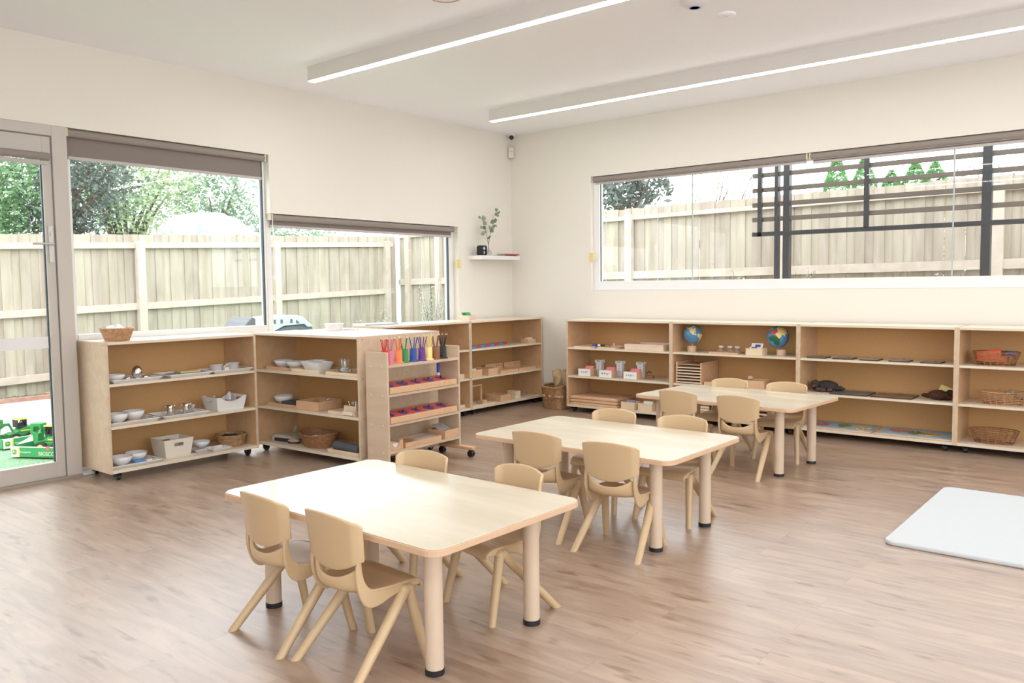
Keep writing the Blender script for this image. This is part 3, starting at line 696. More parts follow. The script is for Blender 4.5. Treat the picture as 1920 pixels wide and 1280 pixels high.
# pencil pots
POTS = [('red', (.62, .03, .02), -3.455, 4), ('pink', (.66, .16, .24), -3.405, 6), ('orange', (.90, .22, .08), -3.318, 5), ('green', (.02, .24, .05), -3.262, 4), ('blue', (.02, .07, .32), -3.174, 3),
        ('purple', (.12, .03, .24), -3.087, 5), ('yellow', (.86, .68, .25), -3.014, 6), ('brown', (.24, .085, .03), -2.94, 4), ('black', (.012, .012, .014), -2.86, 5)]
for nm, c, y_, k in POTS:
    a = 'an' if nm == 'orange' else 'a'
    t = thing('pencil_pot', '%s cylindrical pencil pot on top of the display rack' % nm, 'pencil pot', (1.635, y_, .7605), 0, 'coloured pencil pots on the rack')
    PM = P('pot_'+nm, c, .5)
    obj('pot', MB().lathe([(.036, 0), (.036, .006), (.028, .011), (.026, .014), (.026, .095), (.022, .095), (.022, .012), (.0, .012)], 24), PM, t)
    for i in range(k):
        an = 2*PI*i/k+random.uniform(-.4, .4); lean = random.uniform(.25, .48)*.1
        b0 = Vector((.010*math.cos(an+PI)*.6, .010*math.sin(an+PI)*.6, .013)); b1 = b0+Vector((lean*math.cos(an), lean*math.sin(an), .165))
        d_ = (b1-b0).normalized()
        p = thing('pencil', '%s pencil standing in the %s pot' % (nm, nm), 'pencil', (1.635, y_, .7605), 0, '%s pencils in the %s pot' % (nm, nm))
        obj('shaft', MB().tube([b0, b1], .0036, 6), PM, p)
        obj('tip', MB().tube([b1, b1+d_*.014], [.0036, .0006], 6), PINE, p)

# metal insets: red frames with blue shapes on two sloping trays
for z, lv in ((.554, 'upper'), (.344, 'lower')):
    t = thing('inset_tray', 'long %s wooden tray of red and blue shape insets on the display rack' % lv, 'tray', (1.49, -3.505, z), 2, 'inset trays on the display rack')
    obj('tray_lip', MB().box(RD-.005, RD+.008, .022, RW-.045, .003, .048), BEECH, t, bevel=.003)
    obj('tray_base', MB().prism([(.02, .0), (RD-.005, .0), (RD-.005, .030), (.02, .062)], 1, .022, RW-.045), BEECH, t)
    for i in range(5):
        yy = .028+i*.138
        f = thing('shape_inset', 'red square frame with blue inset shape, number %s from the left on the %s tray' % (('one', 'two', 'three', 'four', 'five')[i], lv), 'inset', (1.49, -3.505, z), 2, 'red and blue shape insets')
        sl = Matrix.Translation((RD-.012, yy, .034)) @ Euler((0, .175, 0)).to_matrix().to_4x4()
        fr = MB(); fr.box(-.150, -.0, 0, .130, 0, .005, M=sl); obj('frame', fr, P('inset_red', (.72, .12, .10), .4), f)
        ins = MB(); sides = (24, 24, 24, 24, 4, 24, 5, 4, 24, 24)[i+(5 if lv == 'lower' else 0)]
        pts = [(-.075+.045*math.cos(2*PI*q/sides+.78), .065+(.045 if i % 2 else .034)*math.sin(2*PI*q/sides+.78)) for q in range(sides)]
        ins.prism(pts, 2, .005, .008, M=sl); o = obj('inset', ins, P('inset_blue', (.06, .07, .25), .4), f)
        obj('knob', MB().lathe([(.003, .008), (.003, .016), (.006, .02), (.004, .025), (0, .026)], 10, 0, (-.075, .065, 0), M=sl), BLACK, o)

# ------------------------------------------------------------------ small item builders
def rbox(w_, d_, h_, t_=.006, z=0):
    """open box, local origin front left bottom"""
    return MB().box(0, w_, 0, t_, z, z+h_).box(0, w_, d_-t_, d_, z, z+h_).box(0, t_, t_, d_-t_, z, z+h_).box(w_-t_, w_, t_, d_-t_, z, z+h_).box(t_, w_-t_, t_, d_-t_, z, z+t_)
def wbox(label, x, y, z, w_, d_, h_, rz=0, mat_=None, name='wooden_box', cat='box', group=None, cards=None, t_=.006):
    t = thing(name, label, cat, (x, y, z+.0004), rz, group)
    obj('box_body', rbox(w_, d_, h_, t_), mat_ or BEECH, t, bevel=.0012)
    return t
def cards(label, x, y, z, w_, h_, n_, mat_, rz=0, tilt=.25, gap=.006, cat='card', name='card_stack', group=None):
    t = thing(name, label, cat, (x, y, z), rz, group)
    for i in range(n_):
        Mx = Matrix.Translation((0, i*gap, 0)) @ Euler((-tilt-.02*i, 0, 0)).to_matrix().to_4x4()
        obj('card', MB().box(0, w_, 0, .002, 0, h_, M=Mx), mat_, t)
    return t
def wall_dish(w_, d_, h_, fl, holes='ends', t_=.003, cut=None):
    """flared rectangular dish centred on origin; holes: ends / front / none"""
    b_ = MB(); a, c = w_/2, d_/2
    A, C = a+fl, c+fl
    def side(p0, p1, q0, q1, skip, dip=0):
        def fn(u, v):
            lo = Vector(p0).lerp(Vector(p1), u); hi = Vector(q0).lerp(Vector(q1), u); r_ = lo.lerp(hi, v)
            if dip: r_.z -= dip*v*math.sin(PI*min(1, max(0, (u-.15)/.7)))**.6
            return tuple(r_)
        b_.grid(fn, 9, 5, 0, skip, smooth=False)
    hs_ = {(i, 3) for i in (3, 4, 5)}
    side((-a, -c, 0), (a, -c, 0), (-A, -C, h_), (A, -C, h_), hs_ if holes == 'front' else (), cut or 0)
    side((-a, c, 0), (a, c, 0), (-A, C, h_), (A, C, h_), hs_ if holes == 'front' else (), cut or 0)
    side((-a, -c, 0), (-a, c, 0), (-A, -C, h_), (-A, C, h_), hs_ if holes == 'ends' else ())
    side((a, -c, 0), (a, c, 0), (A, -C, h_), (A, C, h_), hs_ if holes == 'ends' else ())
    b_.add([(-a, -c, 0), (a, -c, 0), (a, c, 0), (-a, c, 0)], [(0, 1, 2, 3)])
    return b_
def wtray(label, x, y, z, w_, d_, rz=0):
    t = thing('serving_tray', label, 'tray', (x, y, z+.0005), rz, 'white plastic trays on the window shelf')
    obj('tray_body', wall_dish(w_-.05, d_-.05, .024, .027, 'ends'), WHITE, t, solid=.004, offset=1)
    return t
def bowl(label, x, y, z, r, h, mat_=None, group=None, name='bowl', foot=.4):
    return tag(obj(name, MB().lathe([(r*foot, 0), (r*foot, .004), (r*.62, h*.18), (r*.88, h*.5), (r, h), (r*.96, h), (r*.84, h*.52), (r*.55, h*.22), (0, h*.12)], 28), mat_ or CHINA, None, (x, y, z)), label, 'bowl', group)
def ring_basket(label, x, y, z, rx, ry, h, mat_, rows=8, stakes=18, group=None, fl=.78, handles=True):
    t = thing('wire_basket', label, 'basket', (x, y, z+.001), 0, group)
    b_ = MB()
    for j in range(rows):
        v = j/(rows-1); k = fl+(1-fl)*v; ph = 0
        b_.tube([(rx*k*math.cos(2*PI*i/30), ry*k*math.sin(2*PI*i/30), .004+h*v+.0012*math.sin(15*PI*i/15+j*PI)) for i in range(31)], .0026 if j < rows-1 else .0042, 6, cap=False)
    for i in range(stakes):
        a = 2*PI*i/stakes
        b_.tube([(rx*fl*math.cos(a), ry*fl*math.sin(a), 0), (rx*math.cos(a), ry*math.sin(a), h)], .0024, 6)
    obj('basket_weave', b_, mat_, t)
    obj('basket_base', MB().lathe([(0, 0), (fl, 0), (fl, .004), (0, .004)], 30, sx=rx, sy=ry), mat_, t)
    return t
def woven(label, x, y, z, rx, ry, h, mat_, rows=9, seg=56, fl=.78, p=2.0, rz=0, amp=.035, wave=0, group=None, name='woven_basket', rim=.006):
    t = thing(name, label, 'basket', (x, y, z+.001), rz, group)
    b_ = MB(); R_ = rows*3
    def pt(a, k, z_):
        c, s_ = math.cos(a), math.sin(a)
        return (rx*k*math.copysign(abs(c)**(2/p), c), ry*k*math.copysign(abs(s_)**(2/p), s_), z_)
    def fo(u, v):
        i = round(u*seg); row = int(min(v*rows, rows-.001)); fr = v*rows-row
        k = fl+(1-fl)*v + amp*math.sin(PI*fr)*(1 if (i+row) % 2 else -.6) if i % seg or True else 0
        return pt(2*PI*i/seg, k, h*v*(1+wave*math.cos(4*PI*u)*v))
    b_.grid(fo, seg, R_)
    def fi(u, v): return pt(2*PI*u, (fl+(1-fl)*v)-.05, .006+(h-.006)*v*(1+wave*math.cos(4*PI*u)*v))
    b_.grid(fi, seg, 4)
    b_.tube([Vector(pt(2*PI*i/seg, .98, h*(1+wave*math.cos(4*PI*i/seg)))) for i in range(seg+1)], rim, 6, cap=False)
    obj('basket_weave', b_, mat_, t, fix=False)
    def fb(u, v): return pt(2*PI*u, fl*v*.98, .004)
    obj('basket_base', MB().grid(fb, seg, 2), mat_, t, fix=False)
    return t
def folded(label, x, y, z, rx, ry, h, mat_, name='folded_cloth', cat='cloth', group=None, seed=1):
    """loosely crumpled cloth mound"""
    b_ = MB()
    def fn(u, v):
        a = 2*PI*u; r_ = 1-v
        return (rx*r_*math.cos(a), ry*r_*math.sin(a), h*(1-r_**3)*(1+.25*math.sin(3*a+seed))+.012*math.sin(7*a+seed*2+5*v)*r_)
    b_.grid(fn, 30, 8)
    b_.add([(rx*math.cos(2*PI*i/30), ry*math.sin(2*PI*i/30), 0) for i in range(30)], [tuple(range(30))])
    return tag(obj(name, b_, mat_, None, (x, y, z)), label, cat, group)
def plush(label, x, y, z, rz, mat_, face, scale=1.0, curled=True):
    t = thing('plush_ape', label, 'plush toy', (x, y, z), rz, 'plush apes on the shelf')
    s_ = scale
    b_ = MB(); b_.ball((0, .03*s_, .045*s_), (.095*s_, .065*s_, .045*s_), 20, 12)
    for c, r_ in (((-.07, .02, .03), (.06, .045, .03)), ((.10, .0, .03), (.06, .025, .022))): b_.ball([q*s_ for q in c], [q*s_ for q in r_], 14, 8)
    o = obj('body', b_, mat_, t, fix=False)
    dp = bpy.data.textures.new('fur', 'CLOUDS') if 'fur' not in bpy.data.textures else bpy.data.textures['fur']; dp.noise_scale = .02
    sb = o.modifiers.new('sub', 'SUBSURF'); sb.levels = 1; sb.render_levels = 1
    md = o.modifiers.new('fur', 'DISPLACE'); md.texture = dp; md.strength = .014; md.mid_level = .5; md.texture_coords = 'LOCAL'
    obj('head', MB().ball((-.085*s_, -.015*s_, .055*s_), (.04*s_, .036*s_, .038*s_), 16, 10).ball((-.09*s_, -.045*s_, .045*s_), (.024*s_, .02*s_, .018*s_), 12, 8, 1), [mat_, face], t)
    for c in ((-.045, -.055, .02), (-.005, -.06, .018), (.05, -.05, .018)):
        obj('paw', MB().ball([q*s_ for q in c], (.026*s_, .03*s_, .019*s_), 12, 8), face, t)
    return t
def jar(label, x, y, z, r, h, lid=None, group=None, name='glass_jar', cat='jar'):
    t = thing(name, label, cat, (x, y, z+.0005), 0, group)
    obj('jar_body', MB().lathe([(0, 0), (r*.9, 0), (r, .004), (r, h*.72), (r*.78, h*.82), (r*.78, h)], 22), JAR, t)
    if lid: obj('lid', MB().lathe([(0, h+.012), (r*.86, h+.012), (r*.9, h+.009), (r*.9, h-.008), (r*.8, h-.008)], 22), lid, t)
    return t
def jug(label, x, y, z, r, h, mat_, rz=0, group=None, glass=False):
    t = thing('jug', label, 'jug', (x, y, z+.0005), rz, group)
    pr = [(r*.8, 0), (r*.95, .01), (r, h*.35), (r*.78, h*.75), (r*.98, h), (r*.93, h), (r*.73, h*.74), (r*.94, h*.35), (r*.9, .012), (0, .008)] if not glass else [(0, 0), (r*.86, 0), (r*.9, .01), (r, h)]
    obj('jug_body', MB().lathe(pr, 26).prism([(r*.8, h*.86), (r*1.25, h*1.01), (r*.8, h)], 1, -.005, .005), mat_, t)
    obj('jug_handle', MB().tube([(-r*.9, 0, h*.9), (-r*1.5, 0, h*.88), (-r*1.65, 0, h*.6), (-r*1.4, 0, h*.3), (-r*.95, 0, h*.22)], .0045, 8), mat_, t)
    return t
L1, L2, L3 = .668, .376, .078    # shelf levels

# ---- things on the lowest level of the display rack (faces +x)
t = thing('paper_holder', 'beech holder with a scooped front holding white paper, bottom of the display rack', 'holder', (1.685, -3.47, .1497), 92)
obj('holder_front', MB().prism([(0, 0), (.135, 0), (.135, .065), (.105, .065)]+[(.068+.036*math.cos(a), .062-.044*math.sin(a)) for a in [PI*k/10 for k in range(11)]]+[(.03, .065), (0, .065)], 1, 0, .007), BEECH, t)
obj('holder_body', MB().box(0, .006, .007, .17, 0, .065).box(.129, .135, .007, .17, 0, .065).box(.006, .129, .164, .17, 0, .065).box(.006, .129, .007, .164, 0, .004), BEECH, t)
obj('paper_stack', MB().box(.008, .127, .012, .160, .005, .045), PAPER, t)
t = thing('divided_tray', 'long low beech tray with framed compartments, bottom of the display rack', 'tray', (1.685, -3.315, .1497), 92)
obj('tray_body', rbox(.385, .18, .035, .007).box(.15, .157, .007, .173, .005, .03), BEECH, t, bevel=.001)
obj('pale_board', MB().box(.165, .37, .02, .16, .022, .030), P('pale_grey_board', (.62, .56, .50), .6), t)
t = wbox('beech box with silver cards at the right end of the display rack', 1.685, -2.905, .149, .16, .18, .066, 92)
cards('silver grey cards lying in the box at the right end of the display rack', 1.62, -2.885, .205, .12, .10, 3, P('silver_card', (.48, .46, .46), .35), 92, 1.15, .003)
gl = thing('glue_stick', 'blue stick with white foot behind the inset tray on the display rack', 'glue stick', (1.535, -2.815, .6210), 0)
obj('stick_body', MB().cyl(0, 0, .022, .095, .012), P('marker_blue', (.03, .06, .60), .35), gl); obj('stick_foot', MB().cyl(0, 0, 0, .022, .0125), PAPER, gl)

# ---- shelf by the tall window (faces +x): positions run along y
wtray('white tray on the top shelf of the window unit, left, with bowl and metal egg', .235, -4.59, L1, .35, .25, 90)
wtray('white tray on the top shelf of the window unit, middle, with yellow cloth', .235, -4.19, L1, .33, .25, 90)
wtray('white tray on the top shelf of the window unit, right, with clear tubs', .235, -3.845, L1, .33, .25, 90)
bowl('small white bowl on the left top tray of the window unit', .22, -4.68, L1+.006, .062, .045)
eg = thing('metal_timer', 'polished silver egg-shaped ornament on the left top tray', 'ornament', (.22, -4.527, L1+.006))
obj('dome', MB().lathe([(.022, .006), (.034, .02), (.038, .045), (.030, .075), (.014, .092), (0, .096)], 24), STEEL, eg); obj('stand', MB().lathe([(.03, 0), (.03, .008), (.02, .01)], 20), STEEL, eg)
for dy, lb in ((-.062, 'left'), (.07, 'right')):
    tag(obj('metal_dish', MB().lathe([(.022, 0), (.028, .016), (.026, .016), (.02, .003), (0, .003)], 20), STEEL, None, (.20, -4.527+dy, L1+.0065)), 'tiny round metal dish %s of the silver egg ornament' % lb, 'dish')
tag(obj('folded_cloth', MB().box(-.06, .06, -.10, .08, 0, .012), P('blue_grey_cloth', (.30, .34, .40), .9), None, (.23, -4.20, L1+.0065), bevel=.004), 'folded grey-blue cloth on the middle top tray', 'cloth')
tag(obj('folded_cloth', MB().box(-.05, .05, -.07, .09, 0, .014), P('yellow_cloth', (.62, .50, .22), .9), None, (.22, -4.155, L1+.019), bevel=.004), 'folded yellow cloth on the middle top tray', 'cloth')
def tub(label, x, y, z, rx, ry, h):
    t = thing('clear_tub', label, 'tub', (x, y, z), 0, 'clear tubs on the right top tray')
    obj('tub_body', MB().lathe([(.82, 0), (.95, h), (.91, h), (.78, .003), (0, .003)], 24, sx=rx, sy=ry), CLEARP, t)
    obj('tub_lid', MB().lathe([(1.0, h-.006), (1.0, h+.004), (0, h+.004)], 24, sx=rx, sy=ry), CLEARP, t)
tub('round clear plastic tub with lid on the right top tray', .23, -3.915, L1+.0065, .052, .052, .05)
tub('larger clear plastic tub leaning right on the right top tray', .23, -3.775, L1+.0065, .055, .055, .055)
tag(obj('scoop', MB().box(-.03, .03, -.02, .02, 0, .03).box(-.008, .008, -.0, .07, .03, .038, M=Euler((.4, 0, 0)).to_matrix().to_4x4()), WHITE, None, (.245, -3.848, L1+.0065), bevel=.004), 'small white scoop between the two clear tubs', 'scoop')

wtray('white tray on the middle shelf of the window unit with two bowls and orange sponge', .235, -4.625, L2, .36, .25, 90)
bowl('white bowl at the left end of the middle shelf of the window unit', .24, -4.69, L2+.0065, .072, .066)
bowl('white bowl right of the leftmost one on the middle shelf of the window unit', .20, -4.555, L2+.0065, .074, .066)
tag(obj('sponge', MB().box(-.02, .02, -.04, .04, 0, .016), P('orange_sponge', (.72, .36, .16), .9, bump=.4, bscale=200), None, (.295, -4.60, L2+.0065), bevel=.003), 'orange sponge in front of the bowls on the middle shelf', 'sponge')
wtray('white tray on the middle shelf of the window unit with two metal jugs', .235, -4.235, L2, .35, .25, 90)
jug('polished metal jug, left one on the jug tray', .22, -4.29, L2+.0065, .030, .072, STEEL, 60, 'metal jugs on the tray')
jug('polished metal jug, right one on the jug tray', .22, -4.165, L2+.0065, .030, .072, STEEL, 60, 'metal jugs on the tray')
tag(obj('funnel', MB().lathe([(.005, 0), (.006, .03), (.022, .055), (.020, .055), (.004, .03), (.003, 0)], 16), CLEARP, None, (.20, -4.10, L2+.0065)), 'small clear plastic funnel beside the right metal jug', 'funnel')
t = thing('storage_bin', 'white plastic bin with dipped front on the middle shelf of the window unit', 'bin', (.24, -3.86, L2+.0005), 90, 'white storage bins')
obj('bin_body', wall_dish(.215, .17, .105, .018, 'ends', cut=.035), WHITE, t, solid=.004, offset=1)
jar('small glass bottle, left one in the white dipped bin', .21, -3.93, L2+.005, .03, .11, None, 'glass bottles in the white bin', 'glass_bottle', 'bottle')
jar('taller glass bottle, right one in the white dipped bin', .21, -3.80, L2+.005, .033, .13, None, 'glass bottles in the white bin', 'glass_bottle', 'bottle')
tag(obj('red_lid', MB().lathe([(.02, 0), (.022, .012), (0, .016)], 20), P('red_plastic', (.7, .04, .04), .4), None, (.27, -3.87, L2+.055), rot=(.2, .3, 0)), 'red lid inside the white dipped bin', 'lid')

wtray('white tray on the bottom shelf of the window unit with two bowls and blue sponge', .235, -4.62, L3, .36, .25, 90)
bowl('white bowl at the left end of the bottom shelf of the window unit', .25, -4.68, L3+.0065, .075, .062)
bowl('white bowl right of the leftmost one on the bottom shelf of the window unit', .19, -4.545, L3+.0065, .075, .062)
tag(obj('sponge', MB().box(-.022, .022, -.035, .035, 0, .024), P('blue_sponge', (.12, .30, .60), .9, bump=.4, bscale=200), None, (.29, -4.575, L3+.0065), bevel=.003), 'blue sponge in front of the bowls on the bottom shelf', 'sponge')
tag(obj('soap_block', MB().box(-.015, .015, -.02, .02, 0, .016), WHITE, None, (.28, -4.50, L3+.0065), bevel=.004), 'small white soap block right of the blue sponge', 'soap')
t = thing('storage_bin', 'white slotted bin standing on its lid on the bottom shelf of the window unit', 'bin', (.215, -4.285, L3+.0005), 90, 'white storage bins')
obj('bin_lid', MB().box(-.125, .125, -.105, .105, 0, .006), P('ivory_plastic', (.76, .70, .60), .45), t, bevel=.003)
obj('bin_body', wall_dish(.185, .165, .13, .018, 'front'), P('ivory_plastic', (.76, .70, .60), .45), t, loc=(0, 0, .007), solid=.005, offset=1)
bowl('small white bowl on the bottom shelf between the slotted bin and the basket', .20, -4.045, L3+.026, .066, .046)
for i, (yy, xx, lb) in enumerate(((-4.05, .20, 'shallow white dish under the small bowl on the bottom shelf'), (-3.955, .285, 'empty shallow white dish in front of the seagrass basket'))):
    t = thing('shallow_dish', lb, 'dish', (xx, yy, L3+.0005), 90, 'shallow white dishes')
    obj('dish_body', wall_dish(.12, .09, .02, .018, 'none'), WHITE, t, solid=.004, offset=1)
woven('squat seagrass basket with dark cloth on the bottom shelf of the window unit', .20, -3.79, L3, .125, .115, .085, SEAG, 6, 44, .8)
folded('dark charcoal cloth inside the squat seagrass basket', .20, -3.79, L3+.045, .10, .09, .035, P('charcoal_cloth', (.035, .035, .045), .9), seed=3)

woven('oval wicker bread basket lined with white cloth on the window unit top', .215, -4.655, TH, .145, .10, .085, WICK, 7, 60, .70)
folded('white cloth heaped in the oval wicker bread basket', .215, -4.655, TH+.05, .12, .08, .05, CLOTH, seed=2)

# ---- unit at a right angle (faces the camera): positions run along x
CL1, CL2, CL3 = .660, .368, .078
yC = -3.50
def flat_tray(label, x, y, z, w_, d_, rz=2, h_=.022, mat_=None, group='flat wooden trays', name='wooden_tray'):
    t = thing(name, label, 'tray', (x, y, z+.0005), rz, group); obj('tray_body', rbox(w_, d_, h_, .005), mat_ or BEECH, t, bevel=.001); return t
flat_tray('low wooden tray under two round bowls, right-angled unit', .275, -3.50, CL1, .28, .26)
flat_tray('pale wooden tray under two square bowls, right-angled unit', .62, -3.51, CL1, .33, .26, mat_=PINE)
flat_tray('pale wooden tray under the glass jugs, right-angled unit', 1.03, -3.50, CL1, .36, .26, mat_=PINE)
bowl('round white footed bowl, left one on the right-angled unit', .345, -3.38, CL1+.006, .078, .062)
bowl('round white footed bowl, right one on the right-angled unit', .50, -3.375, CL1+.006, .078, .058)
def sqbowl(label, x, y, z, s_, rz):
    t = thing('square_bowl', label, 'bowl', (x, y, z), rz, 'square white bowls'); obj('bowl_body', wall_dish(s_, s_, .072, .026, 'none'), CHINA, t, solid=.005, offset=1)
sqbowl('square white bowl, left one of the pair beside the glass jugs', .71, -3.36, CL1+.0065, .085, 10)
sqbowl('square white bowl, right one of the pair beside the glass jugs', .868, -3.42, CL1+.0065, .085, -4)
jug('clear glass jug, left one on the right-angled unit', 1.065, -3.37, CL1+.006, .036, .11, JAR, 140, 'glass jugs', True)
jug('clear glass jug, middle one, holding clear beads', 1.16, -3.42, CL1+.006, .043, .11, JAR, 140, 'glass jugs', True)
jug('clear glass jug, right one beside the panel', 1.27, -3.37, CL1+.006, .040, .105, JAR, 140, 'glass jugs', True)
bd = MB()
for i in range(60): bd.ball((random.uniform(-.028, .028), random.uniform(-.028, .028), random.uniform(.008, .03)), .007, 8, 6)
o = tag(obj('glass_beads', bd, P('bead_glass', (.72, .74, .74), .08), None, (1.16, -3.42, CL1+.014)), 'clear glass beads in the middle jug', 'beads'); o['kind'] = 'stuff'

flat_tray('wooden tray under the bowl and grey cloth, middle shelf, right-angled unit', .28, -3.50, CL2, .36, .25)
bowl('white footed bowl on the middle shelf of the right-angled unit', .33, -3.38, CL2+.006, .078, .062)
tag(obj('folded_cloth', MB().box(-.065, .065, -.075, .075, 0, .02).box(-.06, .06, -.07, .07, .02, .034), GREYC, None, (.485, -3.40, CL2+.0065), bevel=.005), 'folded charcoal cloth beside the bowl on the middle shelf', 'cloth')
t = wbox('deep beech box with scissors on the middle shelf of the right-angled unit', .685, -3.52, CL2, .245, .24, .07, 5)
tag(obj('scissors', MB().tube([(0, 0, 0), (.05, .03, .03)], .003, 6).tube([(0, .02, .0), (.05, .0, .03)], .003, 6).tube([(.05+.01*math.cos(a), .03, .03+.01*math.sin(a)) for a in [i*PI/5 for i in range(11)]], .002, 5, cap=False), STEEL, None, (.86, -3.40, CL2+.055)), 'small silver scissors poking out of the deep beech box', 'scissors')
flat_tray('pale wooden tray with the little box of tongs', 1.045, -3.50, CL2, .30, .25, mat_=PINE)
wbox('small pale wooden box of silver tongs on the middle shelf', 1.16, -3.44, CL2+.006, .13, .12, .055, 4, PINE)
for i in range(6):
    x_ = 1.185+.014*i; tg_ = MB().tube([(0, 0, 0), (random.uniform(-.03, .03), random.uniform(-.02, .02), .075)], .0028, 6)
    tg_.tube([(0.004, .004, 0), (random.uniform(-.03, .03), random.uniform(-.02, .02), .070)], .0028, 6)
    tag(obj('tongs', tg_, STEEL, None, (x_, -3.385, CL2+.0135)), 'silver tongs standing in the small pale wooden box', 'tongs', 'tongs in the small box')
tag(obj('wooden_block', MB().box(0, .11, 0, .06, 0, .025), P('pale_block', (.80, .70, .58), .5), None, (1.22, -3.505, CL2+.007), bevel=.002), 'small pale block on the tray with the tongs', 'block')

dp_ = thing('dustpan', 'beige dustpan on the bottom shelf of the right-angled unit', 'dustpan', (.43, -3.40, CL3+.001), 10)
obj('pan', MB().prism([(-.13, .0), (.10, .0), (.12, .03), (.05, .05), (-.1, .055), (-.14, .03)], 1, -.07, .08), P('beige_pan', (.48, .41, .34), .6), dp_, bevel=.006)
obj('pan_opening', MB().box(-.10, .07, -.073, -.0695, .004, .03), P('navy_inside', (.02, .02, .05), .6), dp_)
obj('pan_handle', MB().tube([(-.03, .07, .04), (-.05, .12, .09)], .014, 8), P('beige_pan', (.48, .41, .34), .6), dp_)
hb2 = thing('hand_brush', 'small beige hand brush lying against the dustpan', 'brush', (.56, -3.46, CL3+.001), 20)
obj('brush_back', MB().ball((0, 0, .022), (.055, .022, .012), 16, 8), P('beige_pan', (.48, .41, .34), .6), hb2); obj('bristles', MB().box(-.045, .045, -.016, .016, 0, .018), P('brown_bristle', (.10, .05, .03), .9), hb2)
woven('brown wicker basket with white cloth on the bottom shelf of the right-angled unit', .81, -3.40, CL3, .185, .13, .105, WICKD, 7, 52, .76, wave=.10)
folded('white cloth inside the brown wicker basket', .79, -3.40, CL3+.045, .09, .07, .03, CLOTH, seed=5)
flat_tray('pale wooden tray under the rolled grey mat', 1.03, -3.50, CL3, .34, .16, mat_=PINE)
rm = MB().tube([(0, 0, .04), (.30, -.015, .04)], .036, 20); rm.tube([(-.001, 0, .04), (.001, 0, .04)], .018, 14)
tag(obj('rolled_mat', rm, GREYC, None, (1.04, -3.425, CL3-.003+.0)), 'rolled grey mat on the bottom shelf of the right-angled unit', 'mat')
tag(obj('wooden_block', MB().box(0, .13, 0, .02, 0, .085), BEECH, None, (1.20, -3.325, CL3+.0005), bevel=.002), 'upright wooden block behind the rolled grey mat', 'block')

t = thing('plastic_tub', 'small white lidded tub on the right-angled unit', 'tub', (.56, -3.03, TH+.0005))
obj('tub_body', MB().lathe([(.066, 0), (.074, .05), (.074, .052)], 28), WHITE, t); obj('tub_lid', MB().lathe([(.078, .05), (.078, .058), (0, .060)], 28), WHITE, t)
tag(obj('cable_coil', MB().tube([(.02*i*math.cos(i*1.1), .012*i*math.sin(i*1.1)*.8, .003+.0006*i) for i in range(9)], .0018, 6), P('grey_cable', (.2, .2, .2), .5), None, (.68, -2.98, TH+.001)), 'thin wire lying right of the small white tub', 'wire')
t = thing('spiral_notebook', 'open-spine white notebook on the unit below the low window', 'notebook', (.19, -2.38, TH+.0005), 78)
obj('pages', MB().box(0, .36, 0, .24, 0, .010), PAPER, t); obj('cover', MB().box(-.002, .362, -.002, .242, .010, .012), PAPER, t)
sp_ = MB()
for i in range(26): sp_.tube([(.012+.0135*i+.0, -.004+.008*math.cos(a), .007+.008*math.sin(a)) for a in [k*PI/4 for k in range(9)]], .0012, 5, cap=False)
obj('spiral', sp_, BLACK, t)

# ---- unit on the left wall nearest the corner (faces +x)
rod = thing('counting_rod', 'long red and blue striped counting rod on the top shelf near the corner', 'rod', (.42, -1.185, L1+.0005), 102.5)
RB = MB()
for i in range(8): RB.box(i*.10, (i+1)*.10, 0, .026, 0, .026, i % 2)
obj('rod_bar', RB, [P('rod_blue', (.06, .22, .55), .45), P('rod_red', (.42, .06, .05), .45)], rod)
wbox('small card box at the right end of the top shelf near the corner', .415, -.245, L1, .14, .10, .045, 90, group='small beech boxes near the corner')
cards('cream cards filed in the small box near the corner', .39, -.235, L1+.007, .11, .055, 4, P('cream_card', (.72, .62, .48), .8), 90, .1)
for (yy, w_, d_, h_, lb, z_) in ((-1.18, .15, .16, .075, 'leftmost beech box on the middle shelf near the corner', L2), (-.93, .155, .24, .07, 'long beech box, second on the middle shelf near the corner', L2)):
    wbox(lb, .425, yy, z_, w_, d_, h_, 90, group='small beech boxes near the corner')
cards('pale cards filed in the leftmost middle-shelf box near the corner', .37, -1.165, L2+.008, .11, .075, 3, P('cream_card', (.72, .62, .48), .8), 90, .1)
for (yy, lb) in ((-.735, 'low beech tray with a holed back board, left one near the corner'), (-.42, 'low beech tray with a holed back board, right one near the corner')):
    t = thing('holed_tray', lb, 'tray', (.425, yy, L2+.0005), 90, 'trays with holed boards')
    obj('tray_body', rbox(.30, .22, .035, .006), BEECH, t)
    hb3 = MB()
    def fb(u, v, hb3=hb3): return (.005+.29*u, .22, .036+.05*v)
    hb3.grid(fb, 15, 3, 0, {(9, 1), (11, 1), (13, 1)}, smooth=False); obj('holed_board', hb3, BEECH, t, solid=.006)
t = thing('tablet_stand', 'small wooden frame on a board at the left of the bottom shelf', 'frame stand', (.43, -1.19, L3+.0005), 90)
obj('board', MB().box(0, .36, 0, .22, 0, .012), PINE, t); obj('frame_post', MB().box(.23, .25, .09, .11, .012, .19), BEECH, t); obj('frame_post', MB().box(0, .02, .09, .11, .012, .19), BEECH, t); obj('frame_beam', MB().box(0, .25, .09, .11, .19, .207), BEECH, t)
wbox('tiny wooden box on the frame stand board', .39, -.99, L3+.013, .07, .06, .03, 90, group='small beech boxes near the corner')
tag(obj('counting_token', MB().box(0, .07, 0, .03, 0, .003), P('blue_white_tile', (.3, .35, .55), .5), None, (.405, -1.08, L3+.0130), rot=(0, 0, 1.5)), 'small blue and white tile on the frame stand board', 'tile')
wbox('wide beech box in the middle of the bottom shelf near the corner', .42, -.735, L3, .17, .22, .068, 90, group='small beech boxes near the corner')
wbox('taller narrow wooden box on the bottom shelf near the corner', .40, -.455, L3, .085, .12, .08, 90, PINE)
